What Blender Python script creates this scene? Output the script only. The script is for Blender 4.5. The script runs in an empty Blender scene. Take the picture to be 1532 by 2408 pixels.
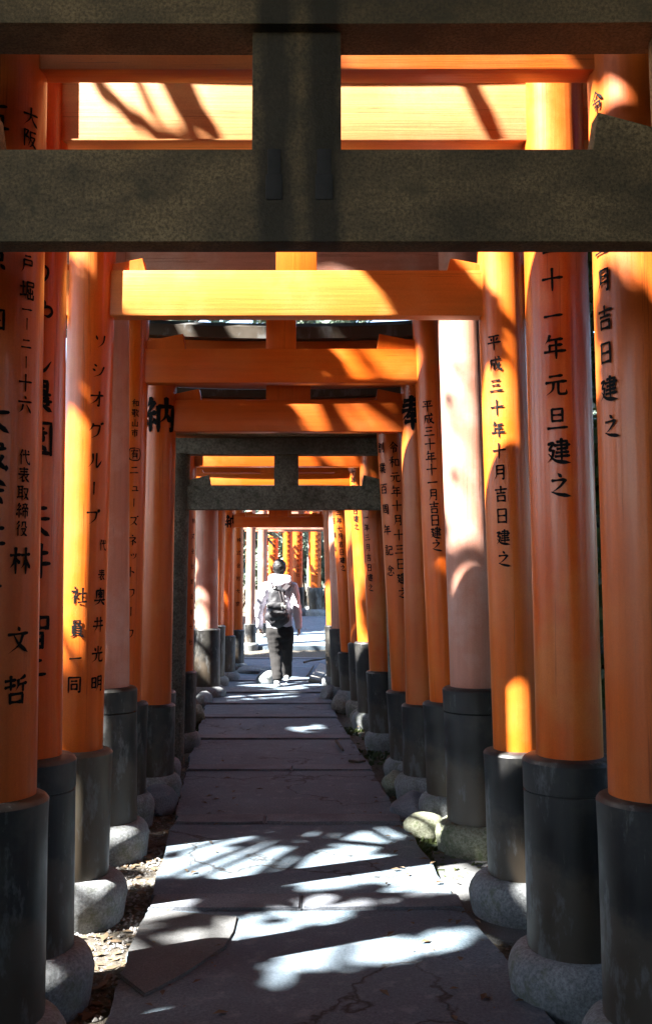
import bpy, bmesh, math, random
from mathutils import Vector, Matrix, noise
rnd = random.Random(7)
R = math.radians
scene = bpy.context.scene
col = scene.collection

# ------------------------------------------------------------------ camera
CAM_Z, F, PITCH = 1.48, 2341.0, R(3.81)          # F in units of a 1532 x 2408 picture
cam = bpy.data.objects.new('camera', bpy.data.cameras.new('camera'))
col.objects.link(cam)
cam.data.sensor_fit = 'VERTICAL'; cam.data.sensor_height = 36.0
cam.data.lens = F / 2408 * 36.0
cam.data.clip_start = 0.05; cam.data.clip_end = 400
cam.location = (0, 0, CAM_Z); cam.rotation_euler = (R(90) + PITCH, 0, 0)
scene.camera = cam

# ------------------------------------------------------------------ sun and sky
SUN_AZ, SUN_EL = R(26), R(48)                     # light travels right and a little away from the camera
L = Vector((math.cos(SUN_AZ) * math.cos(SUN_EL), math.sin(SUN_AZ) * math.cos(SUN_EL), -math.sin(SUN_EL)))
world = bpy.data.worlds.new('World'); scene.world = world; world.use_nodes = True
wn = world.node_tree.nodes; wl = world.node_tree.links
bg = wn['Background']
sky = wn.new('ShaderNodeTexSky'); sky.sky_type = 'NISHITA'; sky.sun_disc = False
sky.sun_elevation = SUN_EL; sky.sun_rotation = math.atan2(-L.x, -L.y)
sky.air_density = 1.0; sky.dust_density = 1.0
wl.new(sky.outputs[0], bg.inputs[0]); bg.inputs[1].default_value = 0.075
sun = bpy.data.objects.new('sun', bpy.data.lights.new('sun', 'SUN')); col.objects.link(sun)
sun.data.energy = 5.0; sun.data.angle = R(0.53); sun.data.color = (1.0, 0.97, 0.91)
sun.location = (-12, -8, 25)
sun.rotation_euler = L.to_track_quat('-Z', 'Y').to_euler()
vs = scene.view_settings
vs.view_transform = 'Standard'; vs.look = 'None'; vs.gamma = 1.0; vs.use_curve_mapping = False
vs.exposure = 3.6
scene.render.engine = 'CYCLES'
cy = scene.cycles
cy.max_bounces = 10; cy.diffuse_bounces = 6; cy.glossy_bounces = 4; cy.transmission_bounces = 4
cy.sample_clamp_indirect = 6.0; cy.use_denoising = True
try: cy.denoiser = 'OPENIMAGEDENOISE'
except Exception: pass
cy.caustics_reflective = False; cy.caustics_refractive = False

# ------------------------------------------------------------------ projection helpers (survey of the place)
CP, SP = math.cos(PITCH), math.sin(PITCH)
def at(u, v, d):
    """world point at depth d seen at picture position (u, v)"""
    a, b = u - 766.0, 1204.0 - v
    y = F * CP - b * SP; z = F * SP + b * CP
    return Vector((a * d / y, d, CAM_Z + z * d / y))
def zat(v, d): return at(766, v, d).z
def xat(u, v, d): return at(u, v, d).x
def smooth(a, b, t):
    t = max(0.0, min(1.0, (t - a) / (b - a))); return t * t * (3 - 2 * t)
def path_x(y):                                    # centre line of the path
    return -0.02 - 0.045 * max(0, y - 3) + 0.0
def gz(x, y):                                     # ground height
    z = 0.62 * smooth(14.5, 25, y)
    if y > 27: z += (y - 27) * 0.16
    if y < 0: z += 0
    return z
def side(x, y):
    c = path_x(y)
    s = abs(x - c)
    e = max(0.0, s - 2.2)
    k = 0.10 if x < c else 0.16
    return e * k * (1 - 0.5 * smooth(15, 22, y) * (x > c))
def ground_at(u, v):
    d = 5.0
    for _ in range(30):
        p = at(u, v, d)
        t = gz(p.x, d)
        slope = (p.z - CAM_Z) / d
        d = (t - CAM_Z) / slope if slope < -1e-4 else d
        d = max(1.0, min(60, d))
    return at(u, v, d)

# ------------------------------------------------------------------ object helpers
def link(o, parent=None):
    col.objects.link(o)
    if parent is not None: o.parent = parent
    return o
def tag(o, label, cat=None, group=None, kind=None):
    if label: o['label'] = label
    if cat: o['category'] = cat
    if group: o['group'] = group
    if kind: o['kind'] = kind
    return o
def empty(name, loc, label=None, cat=None, group=None, rz=0):
    o = bpy.data.objects.new(name, None); o.empty_display_size = 0.2
    o.location = loc; o.rotation_euler = (0, 0, rz)
    link(o); tag(o, label, cat, group); return o
def mesh_obj(name, verts, faces, mat, parent=None, smooth_deg=None, loc=None):
    me = bpy.data.meshes.new(name); me.from_pydata([tuple(v) for v in verts], [], faces); me.update()
    if mat: me.materials.append(mat)
    o = bpy.data.objects.new(name, me); link(o, parent)
    if loc is not None: o.location = loc
    if smooth_deg: shade(me, smooth_deg)
    return o
def shade(me, deg):
    me.polygons.foreach_set('use_smooth', [True] * len(me.polygons))
    try: me.set_sharp_from_angle(angle=R(deg))
    except Exception: pass
def bm_obj(name, bm, mat, parent=None, smooth_deg=None, loc=None):
    bmesh.ops.recalc_face_normals(bm, faces=bm.faces[:])
    me = bpy.data.meshes.new(name); bm.to_mesh(me); bm.free()
    if mat: me.materials.append(mat)
    o = bpy.data.objects.new(name, me); link(o, parent)
    if loc is not None: o.location = loc
    if smooth_deg: shade(me, smooth_deg)
    return o
def lathe(verts, faces, prof, segs, cx=lambda z: 0.0, cy_=lambda z: 0.0, cap_top=True, cap_bot=False, wob=None):
    base = len(verts)
    for (r, z) in prof:
        for k in range(segs):
            a = 2 * math.pi * k / segs
            rr = r * (wob(a, z) if wob else 1)
            verts.append((cx(z) + rr * math.cos(a), cy_(z) + rr * math.sin(a), z))
    n = len(prof)
    for i in range(n - 1):
        for k in range(segs):
            k2 = (k + 1) % segs
            faces.append((base + i * segs + k, base + i * segs + k2, base + (i + 1) * segs + k2, base + (i + 1) * segs + k))
    if cap_top: faces.append(tuple(base + (n - 1) * segs + k for k in range(segs)))
    if cap_bot: faces.append(tuple(base + k for k in reversed(range(segs))))
def box_bm(bm, x0, x1, y0, y1, z0, z1, bevel=0.0):
    vs_ = [bm.verts.new(p) for p in ((x0,y0,z0),(x1,y0,z0),(x1,y1,z0),(x0,y1,z0),(x0,y0,z1),(x1,y0,z1),(x1,y1,z1),(x0,y1,z1))]
    fs = [bm.faces.new([vs_[i] for i in f]) for f in ((0,3,2,1),(4,5,6,7),(0,1,5,4),(1,2,6,5),(2,3,7,6),(3,0,4,7))]
    if bevel:
        es = list({e for f in fs for e in f.edges})
        bmesh.ops.bevel(bm, geom=es, offset=bevel, segments=2, affect='EDGES', profile=0.6)
def prism_bm(bm, pts, y0, y1, bevel=0.0):          # polygon in x-z, extruded along y
    a = [bm.verts.new((x, y0, z)) for x, z in pts]; b = [bm.verts.new((x, y1, z)) for x, z in pts]
    n = len(pts); fs = [bm.faces.new(a), bm.faces.new(b[::-1])]
    for i in range(n): fs.append(bm.faces.new((a[i], b[i], b[(i+1) % n], a[(i+1) % n])))
    if bevel:
        es = list({e for f in fs for e in f.edges})
        bmesh.ops.bevel(bm, geom=es, offset=bevel, segments=1, affect='EDGES')

# ------------------------------------------------------------------ materials
def new_mat(name):
    m = bpy.data.materials.new(name); m.use_nodes = True
    nt = m.node_tree; return m, nt, nt.nodes['Principled BSDF']
def N(nt, t, **kw):
    n = nt.nodes.new(t)
    for k, v in kw.items(): setattr(n, k, v)
    return n
def coords(nt, scale=(1, 1, 1), kind='Object', loc=(0, 0, 0)):
    tc = N(nt, 'ShaderNodeTexCoord'); mp = N(nt, 'ShaderNodeMapping')
    mp.inputs['Scale'].default_value = scale; mp.inputs['Location'].default_value = loc
    nt.links.new(tc.outputs[kind], mp.inputs['Vector']); return mp.outputs[0]
def noise_(nt, vec, scale, detail=4, rough=0.55, dist=0.0):
    n = N(nt, 'ShaderNodeTexNoise'); n.inputs['Scale'].default_value = scale
    n.inputs['Detail'].default_value = detail; n.inputs['Roughness'].default_value = rough
    n.inputs['Distortion'].default_value = dist
    nt.links.new(vec, n.inputs['Vector']); return n.outputs['Fac']
def ramp(nt, fac, stops):
    r = N(nt, 'ShaderNodeValToRGB'); cr = r.color_ramp
    while len(cr.elements) < len(stops): cr.elements.new(0.5)
    for e, (p, c) in zip(cr.elements, stops):
        e.position = p; e.color = (c, c, c, 1) if isinstance(c, (int, float)) else (*c, 1)
    nt.links.new(fac, r.inputs[0]); return r.outputs[0]
def mix(nt, fac, a, b, mode='MIX'):
    m = N(nt, 'ShaderNodeMix', data_type='RGBA', blend_type=mode)
    for s, v in ((0, fac), (6, a), (7, b)):
        if hasattr(v, 'is_output'): nt.links.new(v, m.inputs[s])
        else: m.inputs[s].default_value = v if s == 0 else (*v, 1)
    return m.outputs[2]
def bump(nt, b, h, strength, dist=0.01):
    n = N(nt, 'ShaderNodeBump'); n.inputs['Strength'].default_value = strength; n.inputs['Distance'].default_value = dist
    nt.links.new(h, n.inputs['Height']); nt.links.new(n.outputs[0], b.inputs['Normal'])

def paint(name, base, worn, rough=0.3, seed=0.0, coat=0.25):
    m, nt, b = new_mat(name)
    v = coords(nt, (1, 1, 1), loc=(seed, seed * 2, seed)); vs_ = coords(nt, (9, 9, 0.35), loc=(seed, 0, seed))
    streak = noise_(nt, vs_, 2.4, 5, 0.6)
    blot = noise_(nt, v, 3.2, 5, 0.6)
    grain = noise_(nt, coords(nt, (60, 60, 1.6)), 1.6, 4, 0.6)
    dark = tuple(c * 0.74 for c in base)
    c1 = mix(nt, ramp(nt, streak, [(0.35, 0), (0.68, 1)]), base, dark)
    c2 = mix(nt, ramp(nt, blot, [(0.46, 0), (0.70, 0.75)]), c1, worn)
    speck = noise_(nt, v, 46, 3, 0.7)
    c3 = mix(nt, ramp(nt, speck, [(0.70, 0), (0.77, 0.55)]), c2, tuple(c * 0.35 for c in base))
    crk = noise_(nt, coords(nt, (26, 26, 0.5), loc=(seed, 0, 0)), 1.3, 6, 0.75)
    c3 = mix(nt, ramp(nt, crk, [(0.61, 0), (0.645, 0.75), (0.69, 0)]), c3, tuple(c * 0.30 for c in base))
    fn = noise_(nt, v, 190, 2, 0.9)
    c3 = mix(nt, ramp(nt, fn, [(0.35, 0.28), (0.65, 0)]), c3, tuple(c * 0.45 for c in base))
    nt.links.new(c3, b.inputs['Base Color'])
    rr = N(nt, 'ShaderNodeMapRange'); nt.links.new(blot, rr.inputs[0])
    rr.inputs[3].default_value = rough - 0.07; rr.inputs[4].default_value = rough + 0.16
    nt.links.new(rr.outputs[0], b.inputs['Roughness'])
    b.inputs['Coat Weight'].default_value = coat * .6; b.inputs['Specular IOR Level'].default_value = 0.35; b.inputs['Coat Roughness'].default_value = 0.16
    bump(nt, b, grain, 0.22, 0.005)
    return m
PAINT = [paint('vermilion_paint', (0.64, 0.108, 0.006), (0.58, 0.145, 0.018), 0.32, 0.0),
         paint('vermilion_paint_deep', (0.60, 0.095, 0.008), (0.56, 0.17, 0.035), 0.28, 3.1),
         paint('vermilion_paint_bright', (0.66, 0.125, 0.008), (0.60, 0.165, 0.03), 0.34, 6.3),
         paint('vermilion_paint_brownish', (0.54, 0.100, 0.008), (0.50, 0.135, 0.03), 0.38, 9.7),
         paint('vermilion_paint_faded_and_sunlit', (0.52, 0.225, 0.150), (0.58, 0.38, 0.32), 0.5, 12.9, 0.08)]  # faded; its paleness also stands in for glare on the two far sunlit gates
SUNLIT_CREAM = paint('sunlit_vermilion_paint', (0.66, 0.265, 0.090), (0.62, 0.32, 0.14), 0.42, 5.0, 0.1)  # lighter copy of the vermilion, sunlight put into the second tie beam's colour
SUNLIT_AMBER = paint('sunlit_amber_vermilion_paint', (0.68, 0.205, 0.030), (0.64, 0.26, 0.07), 0.4, 8.0, 0.1)  # yellower lit copy for the third tie beam, sun put into its colour
def black_paint():
    m, nt, b = new_mat('black_paint')
    v = coords(nt); vs_ = coords(nt, (7, 7, 0.6))
    st = noise_(nt, vs_, 2.5, 5, 0.65); bl = noise_(nt, v, 5, 6, 0.65)
    c = mix(nt, ramp(nt, st, [(0.40, 0), (0.72, 0.75)]), (0.007, 0.007, 0.008), (0.026, 0.024, 0.019))
    c = mix(nt, ramp(nt, bl, [(0.52, 0), (0.80, 0.75)]), c, (0.075, 0.070, 0.056))
    sc_ = noise_(nt, coords(nt, (30, 30, 4)), 2, 4, 0.7)
    c = mix(nt, ramp(nt, sc_, [(0.66, 0), (0.74, 0.4)]), c, (0.14, 0.13, 0.11))
    gn = N(nt, 'ShaderNodeTexCoord'); sp = N(nt, 'ShaderNodeSeparateXYZ'); nt.links.new(gn.outputs['Generated'], sp.inputs[0])
    ad = N(nt, 'ShaderNodeMath', operation='MULTIPLY_ADD'); nt.links.new(bl, ad.inputs[0]); ad.inputs[1].default_value = -0.75; nt.links.new(sp.outputs[2], ad.inputs[2])
    c = mix(nt, ramp(nt, ad.outputs[0], [(0.0, 0.75), (0.16, 0.0)]), c, (0.060, 0.045, 0.030))
    c = mix(nt, ramp(nt, noise_(nt, coords(nt, (3, 3, 1.1)), 2.6, 6, 0.7), [(0.53, 0), (0.60, 0.65)]), c, (0.12, 0.125, 0.125))
    nt.links.new(c, b.inputs['Base Color'])
    nt.links.new(ramp(nt, bl, [(0.3, 0.34), (0.75, 0.66)]), b.inputs['Roughness'])
    bump(nt, b, st, 0.15, 0.004); return m
BLACK = black_paint()
BROWN_BLACK = BLACK.copy(); BROWN_BLACK.name = 'brownish_black_paint'  # lighter, browner copy of the black paint
for n in BROWN_BLACK.node_tree.nodes:
    if n.type == 'MIX' and not n.inputs[6].is_linked:
        n.inputs[6].default_value = (0.050, 0.040, 0.026, 1); n.inputs[7].default_value = (0.090, 0.074, 0.050, 1)
def along_beam(m):
    """the same paint with its wood grain running along a horizontal beam"""
    c = bpy.data.materials.get(m.name + '_beam')
    if c: return c
    c = m.copy(); c.name = m.name + '_beam'
    for n in c.node_tree.nodes:
        if n.type == 'MAPPING':
            sc = n.inputs['Scale'].default_value
            if sc[2] < sc[0] * .5: n.inputs['Scale'].default_value = (sc[2], sc[1], sc[0])
    return c
def stone(name, c0, c1, moss=None, scale=60, rough=0.85, speck=True):
    m, nt, b = new_mat(name)
    v = coords(nt)
    big = noise_(nt, v, 2.6, 6, 0.6); fine = noise_(nt, v, scale, 3, 0.75); mid = noise_(nt, v, 11, 5, 0.65)
    c = mix(nt, ramp(nt, fine, [(0.36, 0), (0.64, 1)]), c0, c1)
    c = mix(nt, ramp(nt, big, [(0.38, 0.55), (0.60, 0)]), c, tuple(x * 0.45 for x in c0))
    if moss: c = mix(nt, ramp(nt, mid, [(0.52, 0), (0.68, 0.75)]), c, moss)
    nt.links.new(c, b.inputs['Base Color']); b.inputs['Roughness'].default_value = rough
    add = N(nt, 'ShaderNodeMath', operation='ADD'); nt.links.new(fine, add.inputs[0]); nt.links.new(mid, add.inputs[1])
    bump(nt, b, add.outputs[0], 0.35, 0.008); return m
GRANITE = stone('granite', (0.100, 0.064, 0.028), (0.310, 0.205, 0.100), (0.070, 0.050, 0.024), 120)
GRANITE_MOSSY = stone('mossy_granite', (0.065, 0.062, 0.046), (0.19, 0.185, 0.15), (0.018, 0.020, 0.010), 60)
BASE_STONE = stone('base_stone', (0.13, 0.14, 0.145), (0.28, 0.295, 0.305), (0.09, 0.10, 0.06), 85)
BASE_MOSS = stone('mossy_base_stone', (0.12, 0.13, 0.08), (0.28, 0.29, 0.22), (0.05, 0.075, 0.02), 70)
RUBBLE = stone('rubble', (0.13, 0.13, 0.115), (0.28, 0.27, 0.24), (0.06, 0.075, 0.03), 45)
KERB = stone('kerb_stone', (0.095, 0.105, 0.125), (0.19, 0.205, 0.235), None, 110)
CONCRETE = stone('concrete_patch', (0.07, 0.072, 0.074), (0.13, 0.132, 0.132), None, 140)
def asphalt():
    m, nt, b = new_mat('asphalt_paving')
    v = coords(nt)
    fine = noise_(nt, v, 85, 3, 0.85); big = noise_(nt, v, 1.4, 6, 0.6); mid = noise_(nt, v, 9, 6, 0.7)
    c = mix(nt, ramp(nt, fine, [(0.32, 0), (0.70, 1)]), (0.042, 0.068, 0.088), (0.154, 0.205, 0.250))
    c = mix(nt, ramp(nt, big, [(0.36, 0.6), (0.62, 0)]), c, (0.060, 0.076, 0.100))
    c = mix(nt, ramp(nt, mid, [(0.54, 0), (0.66, 0.5)]), c, (0.21, 0.24, 0.26))
    wv = N(nt, 'ShaderNodeVectorMath', operation='ADD'); nt.links.new(v, wv.inputs[0])
    nz = N(nt, 'ShaderNodeTexNoise'); nz.inputs['Scale'].default_value = 2.2; nz.inputs['Detail'].default_value = 5
    nt.links.new(v, nz.inputs['Vector']); nt.links.new(nz.outputs['Color'], wv.inputs[1])
    vo = N(nt, 'ShaderNodeTexVoronoi', feature='DISTANCE_TO_EDGE'); vo.inputs['Scale'].default_value = 0.75
    nt.links.new(wv.outputs[0], vo.inputs['Vector'])
    crack = ramp(nt, vo.outputs['Distance'], [(0.0, 1), (0.014, 0)])
    gate = ramp(nt, noise_(nt, v, 0.9, 2, 0.5), [(0.44, 0), (0.50, 1)])
    cm = N(nt, 'ShaderNodeMath', operation='MULTIPLY'); nt.links.new(crack, cm.inputs[0]); nt.links.new(gate, cm.inputs[1])
    c = mix(nt, cm.outputs[0], c, (0.016, 0.015, 0.014))
    nt.links.new(c, b.inputs['Base Color']); b.inputs['Roughness'].default_value = 0.8
    sub = N(nt, 'ShaderNodeMath', operation='SUBTRACT'); nt.links.new(fine, sub.inputs[0]); nt.links.new(cm.outputs[0], sub.inputs[1])
    bump(nt, b, sub.outputs[0], 0.5, 0.006); return m
ASPHALT = asphalt()
def soil():
    m, nt, b = new_mat('soil')
    v = coords(nt)
    f = noise_(nt, v, 38, 6, 0.75); g = noise_(nt, v, 2.4, 5, 0.6)
    c = mix(nt, ramp(nt, f, [(0.35, 0), (0.66, 1)]), (0.035, 0.028, 0.020), (0.135, 0.115, 0.088))
    c = mix(nt, ramp(nt, g, [(0.50, 0), (0.66, 0.6)]), c, (0.048, 0.058, 0.022))
    nt.links.new(c, b.inputs['Base Color']); b.inputs['Roughness'].default_value = 0.95
    bump(nt, b, f, 0.8, 0.03); return m
SOIL = soil()
def plain(name, c, rough=0.6, var=0.25, scale=20, metal=0.0, bumpy=0.1):
    m, nt, b = new_mat(name)
    v = coords(nt); f = noise_(nt, v, scale, 5, 0.65)
    cc = mix(nt, ramp(nt, f, [(0.3, 0), (0.7, 1)]), tuple(x * (1 - var) for x in c), tuple(min(1, x * (1 + var)) for x in c))
    nt.links.new(cc, b.inputs['Base Color']); b.inputs['Roughness'].default_value = rough; b.inputs['Metallic'].default_value = metal
    if bumpy: bump(nt, b, f, bumpy, 0.006)
    return m
INK = plain('ink', (0.006, 0.006, 0.006), 0.75, 0.2, 80, 0, 0)
INK.node_tree.nodes['Principled BSDF'].inputs['Specular IOR Level'].default_value = 0.08
IRON = plain('stained_iron', (0.016, 0.013, 0.012), 0.8, 0.3, 30)
BARK = plain('bark', (0.085, 0.065, 0.048), 0.95, 0.45, 9, 0, 0.9)
GREYBARK = plain('grey_bark', (0.19, 0.185, 0.17), 0.95, 0.35, 12, 0, 0.7)
GRAVEL = plain('gravel', (0.17, 0.16, 0.15), 0.9, 0.45, 9, 0, 0)
LITTER = plain('leaf_litter', (0.10, 0.066, 0.036), 0.8, 0.6, 5, 0, 0)
WOOD = plain('weathered_wood', (0.20, 0.19, 0.17), 0.85, 0.35, 16, 0, 0.3)
def leaf_mat(name, c0, c1, trans=0.3):
    m, nt, b = new_mat(name)
    f = noise_(nt, coords(nt), 1.3, 3, 0.6)
    oi = N(nt, 'ShaderNodeNewGeometry')
    c = mix(nt, ramp(nt, oi.outputs['Random Per Island'], [(0, 0), (1, 1)]), c0, c1)
    c = mix(nt, ramp(nt, f, [(0.4, 0), (0.65, 0.5)]), c, tuple(x * 0.6 for x in c0))
    nt.links.new(c, b.inputs['Base Color']); b.inputs['Roughness'].default_value = 0.5
    tr = N(nt, 'ShaderNodeBsdfTranslucent'); nt.links.new(c, tr.inputs[0])
    ms = N(nt, 'ShaderNodeMixShader'); ms.inputs[0].default_value = trans
    out = nt.nodes['Material Output']
    nt.links.new(b.outputs[0], ms.inputs[1]); nt.links.new(tr.outputs[0], ms.inputs[2]); nt.links.new(ms.outputs[0], out.inputs[0])
    return m
LEAF = leaf_mat('evergreen_leaf', (0.040, 0.075, 0.022), (0.075, 0.120, 0.035))
LEAF2 = leaf_mat('pale_leaf', (0.15, 0.20, 0.15), (0.24, 0.29, 0.23), 0.5)
MOSS = leaf_mat('moss_leaf', (0.035, 0.05, 0.014), (0.07, 0.09, 0.03), 0.15)

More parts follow.
